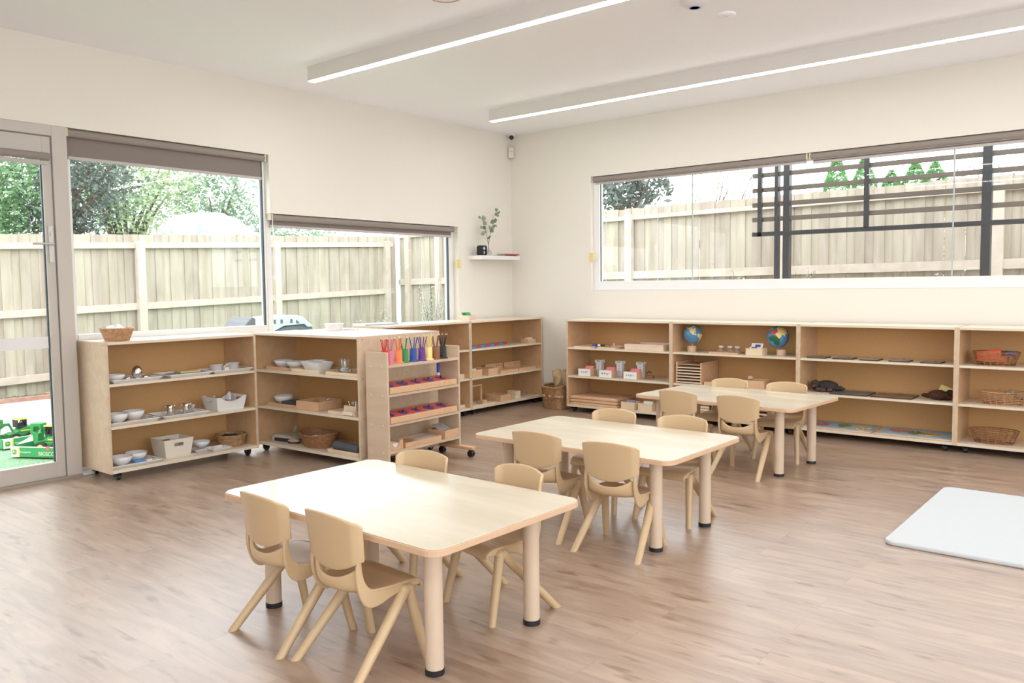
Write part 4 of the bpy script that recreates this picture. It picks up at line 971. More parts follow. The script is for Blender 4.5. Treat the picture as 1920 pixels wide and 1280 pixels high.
wbox('pale low box on the unit below the low window, right end', .38, -1.33, L2, .08, .14, .045, 90, PINE, group='small beech boxes near the corner')
wbox('pale low box on the bottom shelf of the unit below the low window', .38, -1.33, L3, .08, .14, .03, 90, PINE, group='small beech boxes near the corner')
t = wbox('pale wooden box of green cards on the unit top near the corner', .31, -1.095, TH, .135, .10, .052, 102, P('pink_beech', (.74, .56, .44), .5))
cards('bright green cards leaning in the box on the unit top near the corner', .285, -1.065, TH+.01, .09, .085, 5, P('green_paper', (.05, .42, .13), .7), 102, .55, .010)

# ---- first back-wall unit
yB = -.44
flat_tray('low tray with blue marker, top shelf of the letter-box unit', 1.165, yB, L1, .205, .26, 0, .014, PINE)
mk = thing('marker_pen', 'blue and black marker lying on the low tray', 'marker', (1.36, -.36, L1+.0165), -6)
obj('barrel', MB().tube([(.03, 0, .009), (.13, 0, .009)], .009, 12), BLACK, mk); obj('cap', MB().tube([(-.02, 0, .010), (.03, 0, .010)], .012, 12), P('marker_blue', (.03, .06, .60), .35), mk); obj('pen_label', MB().tube([(.05, 0, .009), (.085, 0, .009)], .0095, 12), PAPER, mk)
flat_tray('low tray with pink piece, top shelf of the letter-box unit', 1.45, yB, L1, .20, .26, 0, .014, PINE)
tag(obj('pink_card', MB().prism([(0, 0), (.03, 0), (.018, .045), (.004, .05)], 1, 0, .02), P('pink_card', (.72, .32, .33), .7), None, (1.585, -.36, L1+.0065)), 'small pink wedge on the low tray', 'block')
flat_tray('large deep wooden tray at the right of the top shelf, letter-box unit', 1.765, yB, L1, .425, .30, 0, .058, wood('pale_beech', (.72, .54, .40), (.80, .63, .49), (4, 30, 30)))
LET = P('letter_ink', (.06, .06, .07), .7)
for i, (x_, word, lb) in enumerate(((1.208, 'c t a f', 'left'), (1.461, 'm b g l', 'middle'), (1.747, 's n p c', 'right'))):
    t = wbox('%s wooden card box with a white letter label' % lb, x_, -.43, L2, .150, .10, .075, 0, BEECH, group='letter card boxes')
    obj('label_card', MB().box(.002, .148, -.002, 0, .003, .073), PAPER, t)
    text_part('lettering', word, .034, LET, t, (.075, -.0026, .044), (PI/2, 0, 0))
    cards('pink cards standing in the %s letter box' % lb, x_+.04, -.39, L2+.01, .095, .10, 4, P('pink_card2', (.80, .24, .28), .7), 0, .45, .008, group='pink card sets')
for i, (x_, word, lb) in enumerate(((1.31, 'ctaf', 'left'), (1.556, 'mbgl', 'middle'), (1.798, 'snpc', 'right'))):
    t = thing('paper_tower', '%s white paper castle tower with letters behind the card boxes' % lb, 'paper tower', (x_, -.25, L2+.0005), 0, 'white paper castle towers')
    obj('tower_body', MB().box(0, .062, 0, .05, 0, .125), PAPER, t)
    tp = MB(); tp.box(-.010, .072, -.008, .058, .125, .137)
    for a_, b_ in ((-.010, .016), (.046, .072)):
        for c_, d_ in ((-.008, .012), (.038, .058)): tp.box(a_, b_, c_, d_, .137, .155)
    obj('battlement', tp, PAPER, t)
    for k, ch_ in enumerate(word): text_part('lettering', ch_, .022, LET, t, (.031, -.0005, .105-.022*k), (PI/2, 0, 0))
    sp = thing('leaf_card', '%s small dark leaf ornament beside the paper towers' % lb, 'ornament', (x_+.10, -.23, L2+.0005), 0, 'small leaf ornaments')
    obj('leaf', MB().grid(lambda u, v: (.05*u, .02*(v-.5)*math.sin(PI*u)*2, .04+.028*math.sin(PI*u)), 8, 4), P('dark_leaf', (.06, .10, .06), .6), sp, solid=.002)
    obj('leaf_base', MB().box(.0, .07, -.02, .02, 0, .028), P('terracotta_wood', (.45, .20, .10), .6), sp, bevel=.004)
for k, lb in enumerate(('bottom', 'middle', 'top')):
    t = thing('wooden_board', '%s board of the stack on the bottom shelf, letter-box unit' % lb, 'board', (1.105, yB+.005, L3+.0005+.031*k), 0, 'stacked wooden boards')
    obj('board_panel', MB().box(0, .57, 0, .34, 0, .022), BEECH, t, bevel=.004); obj('batten', MB().box(.02, .55, .01, .33, .022, .030), BEECH, t)
for x_, lb, cm in ((1.716, 'left', P('purple_card', (.30, .26, .34), .7)), (1.909, 'right', PAPER)):
    wbox('%s of two small card boxes on the bottom shelf, letter-box unit' % lb, x_, yB+.01, L3, .152, .12, .072, 0, PINE, group='small card boxes on the bottom shelf')
    cards('cards standing in the %s small card box on the bottom shelf' % lb, x_+.04, yB+.035, L3+.008, .09, .085, 3, cm, 0, .3, .010, group='cards in the small boxes')

# ---- globe unit
def globe(label, x, y, r, polys, tilt, base_dx, lon_c, pitch):
    t = thing('globe', label, 'globe', (x, y, L1+.0005), 0, 'painted globes')
    zc = .83-L1+.0
    obj('globe_base', MB().lathe([(.042, 0), (.042, .052), (.040, .054), (0, .054)], 30, at=(base_dx, 0, 0)), wood('pink_beech_wood', (.64, .42, .29), (.72, .50, .36), (3, 20, 20)), t)
    obj('globe_pin', MB().tube([(base_dx+.005, 0, .05), (base_dx*.3, 0, zc-r+.01)], .003, 8), STEEL, t)
    seg, rings = 144, 72
    b_ = MB(); vs = []; fs = []; mi = []
    # direction towards the viewer side of the room
    az0 = math.atan2(-7.05, 3.2)
    def inside(lo, la, poly):
        c = False; j = len(poly)-1
        for i in range(len(poly)):
            xi, yi = poly[i]; xj, yj = poly[j]
            if (yi > la) != (yj > la) and lo < (xj-xi)*(la-yi)/(yj-yi)+xi: c = not c
            j = i
        return c
    for j in range(rings+1):
        la = -PI/2+PI*j/rings
        for k in range(seg):
            lo = 2*PI*k/seg; vs.append((r*math.cos(la)*math.cos(lo), r*math.cos(la)*math.sin(lo), r*math.sin(la)))
    for j in range(rings):
        for k in range(seg):
            fs.append((j*seg+k, j*seg+(k+1) % seg, (j+1)*seg+(k+1) % seg, (j+1)*seg+k))
            la = -90+180*(j+.5)/rings; lo = math.degrees(2*PI*(k+.5)/seg-az0)+lon_c
            lo = (lo+180) % 360-180; q = 0
            for m_, poly in polys:
                if inside(lo, la, poly): q = m_; break
            mi.append(q)
    d_ = Vector((math.cos(az0), math.sin(az0), 0))
    R = Matrix.Rotation(math.radians(tilt), 4, d_) @ Matrix.Rotation(math.radians(pitch), 4, Vector((-d_.y, d_.x, 0)))
    b_.add(vs, fs, 0, True, Matrix.Translation((0, 0, zc)) @ R); b_.m = mi
    obj('globe_ball', b_, [P('globe_blue', (.10, .28, .50), .22), P('globe_yellow', (.80, .66, .26), .3), P('globe_green', (.03, .14, .07), .3), P('globe_red', (.62, .07, .06), .3)], t)
NA = [(-168, 66), (-156, 71), (-125, 70), (-95, 72), (-80, 68), (-78, 60), (-92, 58), (-82, 52), (-76, 60), (-62, 58), (-56, 50), (-66, 45), (-75, 38), (-81, 30), (-82, 25), (-90, 30), (-97, 26), (-94, 18), (-87, 21), (-84, 14), (-78, 8), (-84, 9), (-95, 15), (-106, 21), (-113, 30), (-122, 36), (-125, 48), (-135, 58), (-150, 60), (-165, 55)]
SA = [(-80, 8), (-70, 12), (-60, 8), (-50, 0), (-35, -6), (-40, -20), (-50, -28), (-58, -38), (-66, -48), (-70, -55), (-75, -50), (-72, -30), (-70, -18), (-81, -5)]
GL = [(-55, 60), (-70, 77), (-40, 83), (-20, 78), (-25, 70), (-42, 60)]
AF = [(-17, 15), (-10, 30), (-2, 36), (10, 37), (25, 32), (33, 30), (43, 12), (51, 12), (40, -5), (40, -18), (33, -27), (20, -35), (12, -18), (9, 0), (5, 6), (-8, 5)]
EU = [(-9, 37), (-9, 43), (0, 50), (5, 60), (12, 66), (28, 71), (45, 67), (55, 60), (50, 47), (38, 46), (28, 41), (22, 37), (14, 42), (8, 44), (0, 38)]
AS = [(35, 30), (28, 40), (40, 44), (52, 47), (58, 62), (70, 73), (105, 77), (140, 73), (178, 68), (160, 58), (140, 52), (128, 40), (121, 30), (108, 20), (103, 5), (98, 15), (90, 22), (80, 12), (77, 8), (72, 20), (60, 25), (58, 18), (45, 12), (38, 22)]
AU = [(114, -22), (130, -12), (142, -11), (153, -28), (146, -39), (130, -32), (115, -34)]
PL_ = [(1, NA), (1, SA), (1, GL), (3, EU), (2, AF), (1, AS), (1, AU)]
globe('left painted globe showing the Americas, top shelf of the globe unit', 2.427, -.30, .087, PL_, 14, -.01, -108, 18)
globe('right painted globe showing Africa and Asia, top shelf of the globe unit', 3.243, -.30, .095, PL_, 18, .035, 42, 18)
flat_tray('low tray carrying three lidded jars between the globes', 2.628, -.38, L1, .28, .16, 0, .012, BEECH)
for x_, lb in ((2.712, 'left'), (2.798, 'middle'), (2.870, 'right')):
    jar('%s small glass jar with pale lid between the globes' % lb, x_, -.30, L1+.006, .026, .048, P('pale_lid', (.70, .70, .66), .4), 'lidded jars between the globes')
wbox('beech card box between the jars and the right globe', 2.994, -.41, L1, .155, .11, .060, 0, PINE)
t = thing('photo_card', 'white picture card leaning in the box beside the right globe', 'card', (3.02, -.385, L1+.012), 0)
Mx = Euler((-.55, 0, 0)).to_matrix().to_4x4()
obj('card', MB().box(0, .105, 0, .002, 0, .105, M=Mx), PAPER, t); obj('picture', MB().box(.035, .085, -.0008, 0, .068, .092, M=Mx), P('navy_print', (.06, .09, .25), .6), t)
obj('card', MB().box(-.005, .10, -.012, -.010, 0, .062, M=Mx), PAPER, t); obj('picture', MB().box(.01, .065, -.0130, -.012, .048, .060, M=Mx), P('grey_print', (.12, .12, .15), .6), t)
def drawer_rack(label, x, y, z, w_, d_, h_, n_, drawers=False):
    t = thing('map_cabinet', label, 'rack', (x, y, z+.0005), 0, 'slotted wooden racks')
    obj('cabinet_body', MB().box(0, .012, 0, d_, 0, h_).box(w_-.012, w_, 0, d_, 0, h_).box(.012, w_-.012, d_-.006, d_, 0, h_-.01).box(.012, w_-.012, .03, d_, h_-.03, h_-.022), [BEECH], t)
    for i in range(n_):
        zz = .006+(h_-.035)*i/(n_-.0)
        if drawers:
            dd = MB(); dd.box(.014, w_-.014, .001, .012, zz, zz+(h_-.04)/n_-.004); dd.box(.014, w_-.014, .012, d_-.01, zz, zz+.004)
            o = obj('drawer', dd, PINE, t); obj('finger_notch', MB().tube([(w_/2, .0005, zz+(h_-.04)/n_-.004), (w_/2, .003, zz+(h_-.04)/n_-.004)], .014, 16), P('dark_gap', (.03, .02, .015), .8), o)
        else:
            obj('slot_shelf', MB().box(.012, w_-.012, .0, d_-.01, zz, zz+.010), PINE, t)
            obj('inset_board', MB().box(.016, w_-.016, .012, d_-.02, zz+.011, zz+.018), P('dark_board', (.10, .06, .04), .6), t)
    return t
drawer_rack('large slotted map cabinet on the middle shelf of the globe unit', 2.318, -.43, L2, .262, .36, .20, 6)
flat_tray('flat wooden lid beside the large slotted map cabinet', 2.60, -.42, L2, .16, .25, 0, .028)
wbox('beech box right of centre on the middle shelf of the globe unit', 2.98, -.41, L2, .185, .16, .066, 0)
tag(obj('wooden_egg', MB().ball((0, 0, .02), (.026, .02, .02), 16, 10), P('cream_wood', (.72, .52, .36), .5), None, (3.0, -.31, L2+.058)), 'rounded wooden piece resting in the beech box behind the chairs', 'block')
wbox('low wooden box at the right of the middle shelf of the globe unit', 3.26, -.41, L2, .17, .14, .055, 0)
drawer_rack('leaf cabinet with notched drawers on the bottom shelf of the globe unit', 2.52, -.43, L3, .30, .34, .135, 4, True)
drawer_rack('small slotted rack on the bottom shelf of the globe unit', 2.93, -.43, L3, .285, .34, .125, 3)

# ---- plush unit
for i, (x_, x2) in enumerate(((3.542, 3.693), (3.754, 3.908), (3.966, 4.11), (4.19, 4.335), (4.42, 4.566))):
    t = thing('photo_board', '%s dark-edged photo board on the top shelf, counted from the left' % ('first', 'second', 'third', 'fourth', 'fifth')[i], 'photo board', (x_, -.425, L1+.0005), 0, 'photo boards on the top shelf')
    obj('backing', MB().box(0, x2-x_, 0, .16, 0, .008), P('dark_board_edge', (.05, .035, .03), .5), t)
    obj('print', MB().box(.006, x2-x_-.006, .006, .154, .008, .0092), P('photo_print_%d' % i, [(.20, .22, .20), (.22, .24, .26), (.45, .38, .28), (.30, .33, .36), (.28, .25, .22)][i], .3, vary=.6, vscale=22), t)
    obj('card_knob', MB().lathe([(.003, .009), (.004, .014), (0, .015)], 8, at=((x2-x_)*.6, .12, 0)), BLACK, t)
APE = P('ape_fur', (.055, .048, .045), .95, vary=.5, vscale=60); APE2 = P('brown_fur', (.065, .022, .014), .95, vary=.4, vscale=60)
plush('dark grey plush gorilla lying at the left of the middle shelf', 3.655, -.27, L2+.001, 0, APE, P('ape_skin', (.10, .06, .055), .7), 1.0)
plush('brown plush ape with a yellow tag at the right of the middle shelf', 4.535, -.28, L2+.001, 180, APE2, P('ape_skin2', (.09, .03, .025), .7), .85)
t = thing('paper_tag', 'yellow paper tag standing up behind the brown plush ape', 'tag', (4.52, -.29, L2+.06), 0)
obj('tag_card', MB().box(0, .09, 0, .0015, 0, .07, M=Euler((-.5, .35, 0)).to_matrix().to_4x4()), P('yellow_tag', (.68, .60, .28), .7), t)
for x_, w_, c_, lb in ((3.735, .30, (.13, .14, .145), 'grey picture board beside the plush gorilla'), (4.055, .31, (.22, .13, .07), 'brown picture board in the middle of the shelf of plush apes')):
    t = thing('picture_board', lb, 'picture board', (x_, -.435, L2+.0005), 0, 'picture boards on the middle shelf')
    obj('backing', MB().box(0, w_, 0, .26, 0, .009), P('dark_board_edge', (.05, .035, .03), .5), t)
    obj('print', MB().box(.003, w_-.003, .003, .257, .009, .0105), P('print_'+lb[:4], c_, .35, vary=.5, vscale=14), t)
PB2 = P('map_blue', (.36, .52, .62), .5)
def puzzle(label, x, w_, shapes):
    t = thing('map_puzzle', label, 'puzzle', (x, -.445, L3+.0005), 0, 'light blue map puzzles')
    obj('puzzle_base', MB().box(0, w_, 0, .38, 0, .010), BEECH, t, bevel=.003); obj('puzzle_sea', MB().box(.012, w_-.012, .012, .368, .010, .0115), PB2, t)
    for cx, cy, rx, ry, c, sd in shapes:
        pts = [(cx+rx*math.cos(2*PI*k/14)*(1+.2*math.sin(k*sd)), cy+ry*math.sin(2*PI*k/14)*(1+.2*math.cos(k*sd))) for k in range(14)]
        o = obj('continent_piece', MB().prism(pts, 2, .0115, .016), c, t); obj('knob', MB().lathe([(.002, .016), (.003, .024), (0, .025)], 8, at=(cx, cy, 0)), STEEL, o)
    return t
PZ = [P('piece_red', (.52, .18, .16), .5), P('piece_olive', (.20, .24, .08), .5), P('piece_orange', (.70, .36, .12), .5), P('piece_yellow', (.65, .55, .20), .5)]
puzzle('light blue map puzzle with hemispheres at the left of the bottom shelf', 3.505, .56, [(.12, .16, .06, .09, PZ[0], 2.1), (.30, .20, .05, .08, PZ[1], 1.3), (.44, .18, .07, .07, PZ[3], 1.9), (.48, .10, .04, .03, PZ[2], 2.6)])
puzzle('light blue map puzzle at the right of the bottom shelf', 4.095, .565, [(.16, .20, .09, .06, PZ[0], 1.3), (.27, .17, .05, .07, PZ[1], 1.7), (.37, .17, .07, .05, PZ[2], 2.1), (.36, .12, .05, .03, PZ[3], 1.1)])

# ---- basket unit
ring_basket('oval wire basket with orange and blue pieces, top shelf at the right edge', 4.915, -.285, L1, .158, .12, .095, WICKD, group='oval wire baskets')
ring_basket('oval wire basket with patterned cloth, middle shelf at the right edge', 4.965, -.285, L2, .165, .12, .090, WICK, group='oval wire baskets')
ring_basket('empty oval wire basket on the bottom shelf at the right edge', 4.915, -.285, L3, .165, .12, .090, WICKD, group='oval wire baskets')
tag(obj('rolled_felt', MB().tube([(-.10, 0, .03), (.06, -.01, .055)], .032, 16).box(-.10, .10, -.04, .04, -.01, .03), P('orange_felt', (.85, .18, .08), .8), None, (4.89, -.29, L1+.035), bevel=.006), 'bright orange felt roll in the top wire basket', 'felt')
tag(obj('felt_piece', MB().box(-.03, .03, -.03, .03, 0, .03, M=Euler((0, .2, .3)).to_matrix().to_4x4()), P('royal_blue', (.03, .08, .35), .6), None, (5.005, -.285, L1+.075), bevel=.004), 'blue felt piece right of the orange roll', 'felt')
tag(obj('felt_piece', MB().box(-.03, .03, -.03, .03, 0, .03), P('teal_felt', (.02, .10, .09), .8), None, (4.955, -.25, L1+.070), bevel=.006), 'dark teal felt piece behind the orange roll', 'felt')
tag(obj('patterned_cloth', MB().grid(lambda u, v: (.12*u, .05*v, .03+.03*math.sin(3*u+2*v)), 8, 4), P('letter_cloth', (.35, .30, .25), .8, vary=.9, vscale=40), None, (4.98, -.33, L2+.04), solid=.003), 'black and cream patterned cloth in the middle wire basket', 'cloth')

# ---- woven floor basket in the corner with rolled mats
t = woven('square woven seagrass floor basket in the room corner', .86, -.31, 0, .145, .125, .235, SEAG, 8, 48, .93, 5.0, rz=-8, amp=.05, wave=.05, rim=.012)
bd_ = MB()
for i in range(20):
    a = 2*PI*i/20; c, s_ = math.cos(a), math.sin(a)
    p_ = (.142*math.copysign(abs(c)**.4, c), .122*math.copysign(abs(s_)**.4, s_), .135)
    bd_.ball(p_, (.018, .018, .017), 10, 6)
obj('knot_band', bd_, WICK, t)
MATM = P('straw_mat', (.50, .36, .20), .8)
def roll(label, x, y, r, tilt, h=.43):
    pts = [((.2*r+.8*r*k/24)*math.cos(k*.62), (.2*r+.8*r*k/24)*math.sin(k*.62)) for k in range(25)]
    b_ = MB(); b_.grid(lambda u, v: (pts[min(24, round(u*24))][0], pts[min(24, round(u*24))][1], h*v), 24, 2)
    return tag(obj('rolled_mat', b_, MATM, None, (x, y, .03), (tilt[0], tilt[1], 0), solid=.004), label, 'mat', 'rolled mats in the corner basket')
roll('rolled straw mat, left one in the corner basket', .865, -.265, .058, (.22, .01), .385)
roll('rolled straw mat, right one in the corner basket', .962, -.225, .056, (.22, .03), .39)
tag(obj('mat_flap', MB().grid(lambda u, v: (.10*u-.02*v, -.02-.03*math.sin(PI*u*.7), .0-.12*v*(1-abs(u-.5))), 8, 6), MATM, None, (.89, -.375, .36), solid=.004), 'folded-down mat corner over the front of the corner basket', 'mat')

# ---- floating shelf
fs = tag(obj('floating_shelf', MB().box(0, .2, -.745, -.10, 1.592, 1.634), P('gloss_white', (.80, .79, .78), .3), None, bevel=.002), 'white floating shelf on the left wall near the corner', 'shelf')
sp = thing('speaker', 'black rounded speaker with a white cross on the floating shelf', 'speaker', (.125, -.665, 1.6345), -38)
obj('speaker_body', MB().box(-.045, .045, -.052, .052, 0, .108), P('speaker_mesh', (.02, .02, .022), .8, bump=.3, bscale=400), sp, bevel=.018)
obj('cross_mark', MB().box(.0455, .047, .012, .020, .058, .092).box(.0455, .047, .002, .030, .072, .080), PAPER, sp); obj('bar_mark', MB().box(.0455, .047, .012, .020, .014, .045), PAPER, sp)
hp = tag(obj('clear_hoop', MB().tube([(0, .115*math.cos(a), .10+.10*math.sin(a)-.0) for a in [2*PI*k/40 for k in range(41)]], .0016, 6, cap=False), P('clear_ring', (.62, .58, .48), .2), None, (.06, -.60, 1.637)), 'thin pale ring standing behind the speaker', 'ring')
va_ = thing('bud_vase', 'small clear glass vase on the floating shelf', 'vase', (.125, -.555, 1.6345))
obj('vase_body', MB().lathe([(.024, 0), (.034, .008), (.038, .03), (.028, .055), (.012, .068), (.011, .08), (.009, .08), (.010, .066), (.025, .052), (.034, .03), (.030, .01), (0, .006)], 24), JAR, va_)
eu = thing('eucalyptus_branch', 'forked eucalyptus branch standing in the glass vase', 'plant', (.125, -.555, 1.6345))
stm = MB(); A_ = [(0, 0, .02), (0, .0, .12), (0, -.02, .20), (.0, -.045, .27), (0, -.075, .34), (0, -.10, .39)]; B_ = [(0, 0, .12), (0, .02, .20), (0, .045, .28), (.0, .07, .36), (0, .10, .44), (0, .145, .50)]
stm.tube(A_, [.003, .003, .0025, .002, .0015, .001], 6); stm.tube(B_, [.003, .0025, .002, .002, .0015, .001], 6)
obj('stem', stm, P('stem_brown', (.16, .10, .06), .7), eu)
GLF = [P('euc_leaf_a', (.16, .23, .13), .6), P('euc_leaf_b', (.26, .32, .24), .6)]
random.seed(11)
for (y_, z_, s_, ang) in ((-.09, .24, .038, 200), (-.05, .255, .026, 20), (-.115, .30, .022, 150), (-.05, .30, .028, 330), (-.075, .345, .032, 40), (-.10, .395, .034, 100), (-.145, .405, .022, 170),
                         (.012, .20, .034, 200), (.065, .275, .036, 30), (.03, .30, .028, 130), (.065, .37, .036, 200), (.115, .385, .036, 10), (.045, .425, .030, 120), (.105, .33, .020, 330), (.145, .33, .022, 0),
                         (.12, .455, .028, 200), (.16, .475, .026, 10), (.115, .50, .022, 120), (.165, .505, .026, 60), (.15, .44, .020, 20), (.085, .31, .026, 50)):
    lf_ = MB(); a = math.radians(ang); tl = random.uniform(-.7, .7)
    s_ = s_*1.3
    def fl_(u, v, s_=s_, tl=tl): wv = math.sin(PI*min(1, u*.95+.03))*s_*.55; return ((v-.5)*2*wv*math.sin(tl)+.004*math.sin(PI*u), u*s_*1.5-s_*.7, (v-.5)*2*wv*math.cos(tl))
    lf_.grid(fl_, 6, 2, M=Matrix.Translation((random.uniform(-.02, .02), y_, z_)) @ Euler((a, 0, 0)).to_matrix().to_4x4())
    obj('leaf', lf_, GLF[random.random() > .5], eu, solid=.0008)
for y_, L_, z_, c_, lb in ((-.345, .21, 1.6345, (.16, .03, .04), 'maroon closed book, lower one on the floating shelf'), (-.325, .235, 1.6475, (.40, .05, .05), 'dark red book, upper one on the floating shelf')):
    t = thing('book', lb, 'book', (.05, y_, z_), 0, 'books on the floating shelf')
    obj('cover', MB().box(0, .13, 0, L_, 0, .002).box(0, .13, 0, L_, .010, .012).box(.1275, .131, 0, L_, .0, .012), P('cover_'+lb[:4], c_, .5), t); obj('pages', MB().box(.003, .1272, .004, L_-.004, .002, .010), PAPER, t)
tag(obj('leaflet', MB().grid(lambda u, v: (.08*v, .17*u, .004+.014*u*u), 8, 2), P('grey_leaflet', (.35, .33, .33), .6), None, (.07, -.50, 1.6345), solid=.002), 'thin grey leaflet lying against the red books', 'leaflet')

# ---- white floor mat
fm = MB()
MW, MD = 1.3, 1.36
def fmat(u, v):
    return (MW*u, MD*v, .024+.0015*math.sin(9*u)*math.sin(7*v))
fm.grid(fmat, 20, 20)
pts = [(0, 0), (MW, 0), (MW, MD), (0, MD)]
r_ = .05; out = []
for (cx, cy, a0) in ((r_, r_, 180), (MW-r_, r_, 270), (MW-r_, MD-r_, 0), (r_, MD-r_, 90)):
    for k in range(7): a = math.radians(a0+90*k/6); out.append((cx+r_*math.cos(a), cy+r_*math.sin(a)))
mt = MB(); mt.prism(out, 2, .0, .024)
tag(obj('floor_mat', mt, P('white_mat', (.60, .64, .66), .85, bump=.25, bscale=120), None, (4.86, -3.09, .0005), (0, 0, math.radians(-.3)), bevel=.008), 'thin white padded mat on the floor at the right edge', 'mat')

# ------------------------------------------------------------------ tables and chairs
def rounded(w_, d_, r_, n_=7):
    o = []
    for cx, cy, a0 in ((-w_/2+r_, -d_/2+r_, 180), (w_/2-r_, -d_/2+r_, 270), (w_/2-r_, d_/2-r_, 0), (-w_/2+r_, d_/2-r_, 90)):
        for k in range(n_+1): a = math.radians(a0+90*k/n_); o.append((cx+r_*math.cos(a), cy+r_*math.sin(a)))
    return o
TZ = .483
tt = thing('activity_table', 'child-height rectangular table in the foreground', 'table', (3.585, -5.165, 0), -1.0, 'cream rectangular tables')
tp = MB(); pl_ = rounded(1.235, .795, .055); pe = rounded(1.243, .803, .058)
tp.prism(pe, 2, TZ-.024, TZ-.003, 1); tp.prism(pl_, 2, TZ-.003, TZ, 0)
obj('tabletop', tp, [LAM, EDGE], tt, bevel=.004)
for sx in (-1, 1):
    for sy in (-1, 1):
        lg = MB(); lg.cyl(sx*.470, sy*.262, .018, TZ-.024, .0315, seg=28); lg.cyl(sx*.470, sy*.262, TZ-.032, TZ-.0242, .045, seg=28)
        o = obj('leg', lg, LEG, tt); obj('foot_cap', MB().cyl(sx*.470, sy*.262, 0, .020, .0335, seg=28), BLACK, o, bevel=.003)
dup(tt, (3.545, -3.585, 0), -.6, 'child-height rectangular table in the middle of the room')
dup(tt, (3.455, -1.68, 0), -4.0, 'child-height rectangular table nearest the back wall')

# chair: moulded plastic, local +y is the direction the sitter faces
def lerp_prof(P_, t):
    t = t*(len(P_)-1); i = min(int(t), len(P_)-2); f = t-i
    p0 = P_[max(i-1, 0)]; p1 = P_[i]; p2 = P_[i+1]; p3 = P_[min(i+2, len(P_)-1)]
    return [.5*((2*b_)+(-a+c)*f+(2*a-5*b_+4*c-d_)*f*f+(-a+3*b_-3*c+d_)*f**3) for a, b_, c, d_ in zip(p0, p1, p2, p3)]
ch = thing('chair', 'beige plastic child chair', 'chair', (0, 0, 0), 0, 'beige plastic children chairs')
# profile: (y_mid, z_mid, y_side, z_side, halfwidth)
PR = [(-.136, .338, -.104, .378, .122), (-.139, .318, -.102, .345, .125), (-.132, .298, -.092, .314, .131), (-.105, .283, -.072, .296, .139), (-.05, .277, -.03, .289, .146), (.02, .278, .03, .286, .150), (.09, .283, .09, .285, .150), (.135, .281, .132, .280, .146), (.155, .266, .150, .266, .141), (.158, .250, .152, .252, .139)]
def seatf(u, v):
    a = lerp_prof(PR, v); x = (u*2-1); k = abs(x)**2.4
    return (x*a[4], a[0]*(1-k)+a[2]*k, a[1]*(1-k)+a[3]*k)
seat = MB().grid(seatf, 14, 22)
obj('seat', seat, CHAIR, ch, solid=.011, offset=-1, sub=1)
def backf(u, v):
    x = u*2-1; x = math.copysign(min(1, abs(x)*1.0), x); wdt_ = .145+.008*v
    zb = .362+.043*abs(x)**2.2; zt = .556-.020*abs(x)**2.2-.012*max(0, (abs(x)-.88)/.12)**2
    z = zb+(zt-zb)*v
    y = -.103-.020*(z-.36)/.19-.026*(1-x*x)
    if abs(x) > .86: y += .022*(abs(x)-.86)/.14; wdt_ += .0
    return (x*wdt_, y, z)
obj('backrest', MB().grid(backf, 28, 14), CHAIR, ch, solid=.012, offset=0, bevel=.0045)
for s_ in (-1, 1):
    ctl = [(-.108, .412), (-.115, .37), (-.113, .325), (-.101, .282), (-.082, .250), (-.055, .236), (-.02, .238), (.02, .250), (.06, .258), (.12, .262), (.148, .262), (.151, .272), (.146, .281), (.10, .288), (.03, .289), (-.03, .294), (-.064, .308), (-.082, .335), (-.091, .370), (-.094, .412)]
    side = [tuple(lerp_prof(ctl[:11], k/30)) for k in range(31)]+[(.151, .272)]+[tuple(lerp_prof(ctl[12:], k/20)) for k in range(21)]
    sd = MB(); sd.prism(side, 0, s_*.125, s_*.139); obj('side_frame', sd, CHAIR, ch, bevel=.005)
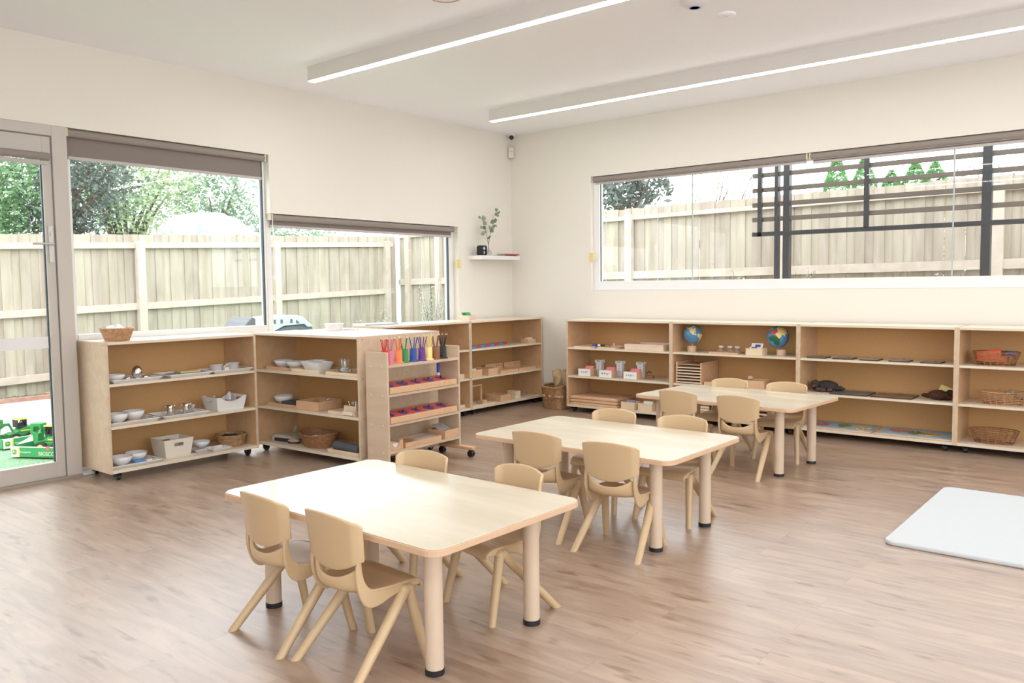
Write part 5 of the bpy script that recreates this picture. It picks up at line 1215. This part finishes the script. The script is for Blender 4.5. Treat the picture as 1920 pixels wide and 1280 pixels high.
for s_ in (-1, 1):
    def leg(p0, p1, r0, r1):
        b_ = MB(); p0 = Vector(p0); p1 = Vector(p1)
        n_ = 7; pts = [p0.lerp(p1, k/(n_-1)) for k in range(n_)]; rs = [r0+(r1-r0)*k/(n_-1) for k in range(n_)]
        vs = []; fs_ = []
        t_ = (p1-p0).normalized(); u_ = t_.cross(Vector((0, 1, 0))).normalized(); v_ = t_.cross(u_).normalized()
        sg = 12
        for i, (p, rr_) in enumerate(zip(pts, rs)):
            for k in range(sg):
                a = 2*PI*k/sg; q = p+u_*math.cos(a)*rr_+v_*math.sin(a)*rr_*.92
                if i == n_-1: q = q - t_*((q.z-.0)/t_.z)      # cut level with the floor
                vs.append(q)
        for i in range(n_-1):
            for k in range(sg): fs_.append((i*sg+k, i*sg+(k+1) % sg, (i+1)*sg+(k+1) % sg, (i+1)*sg+k))
        b_.add(vs, fs_, 0, True); b_.add(vs[-sg:], [tuple(range(sg))]); b_.ball(p0, r0*1.02, 14, 8)
        return b_
    obj('leg', leg((s_*.138, .082, .260), (s_*.172, -.160, 0), .0225, .0165), CHAIR, ch)
    obj('leg', leg((s_*.138, .098, .260), (s_*.162, .158, 0), .0215, .0160), CHAIR, ch)
spots = [(3.374, -5.512, -4.6, 'beige child chair on the near side of the front table, left'), (3.775, -5.515, -4.6, 'beige child chair on the near side of the front table, right'),
         (3.32, -4.862, 184, 'beige child chair on the far side of the front table, left'), (3.834, -4.838, 167, 'beige child chair on the far side of the front table, right'),
         (3.39, -3.9, 2.5, 'beige child chair on the near side of the middle table, left'), (3.853, -3.925, 4.5, 'beige child chair on the near side of the middle table, right'),
         (3.35, -3.28, 180, 'beige child chair on the far side of the middle table, left'), (3.805, -3.275, 182, 'beige child chair on the far side of the middle table, right'),
         (3.225, -2.01, -4, 'beige child chair on the near side of the rear table, left'), (3.68, -2.03, -2, 'beige child chair on the near side of the rear table, right'),
         (3.235, -1.39, 178, 'beige child chair on the far side of the rear table, left'), (3.70, -1.39, 183, 'beige child chair on the far side of the rear table, right')]
for i, (x_, y_, rz, lb) in enumerate(spots):
    if i == 0: ch.location = (x_, y_, 0); ch.rotation_euler = (0, 0, math.radians(rz)); ch['label'] = lb
    else: dup(ch, (x_, y_, 0), rz, lb)
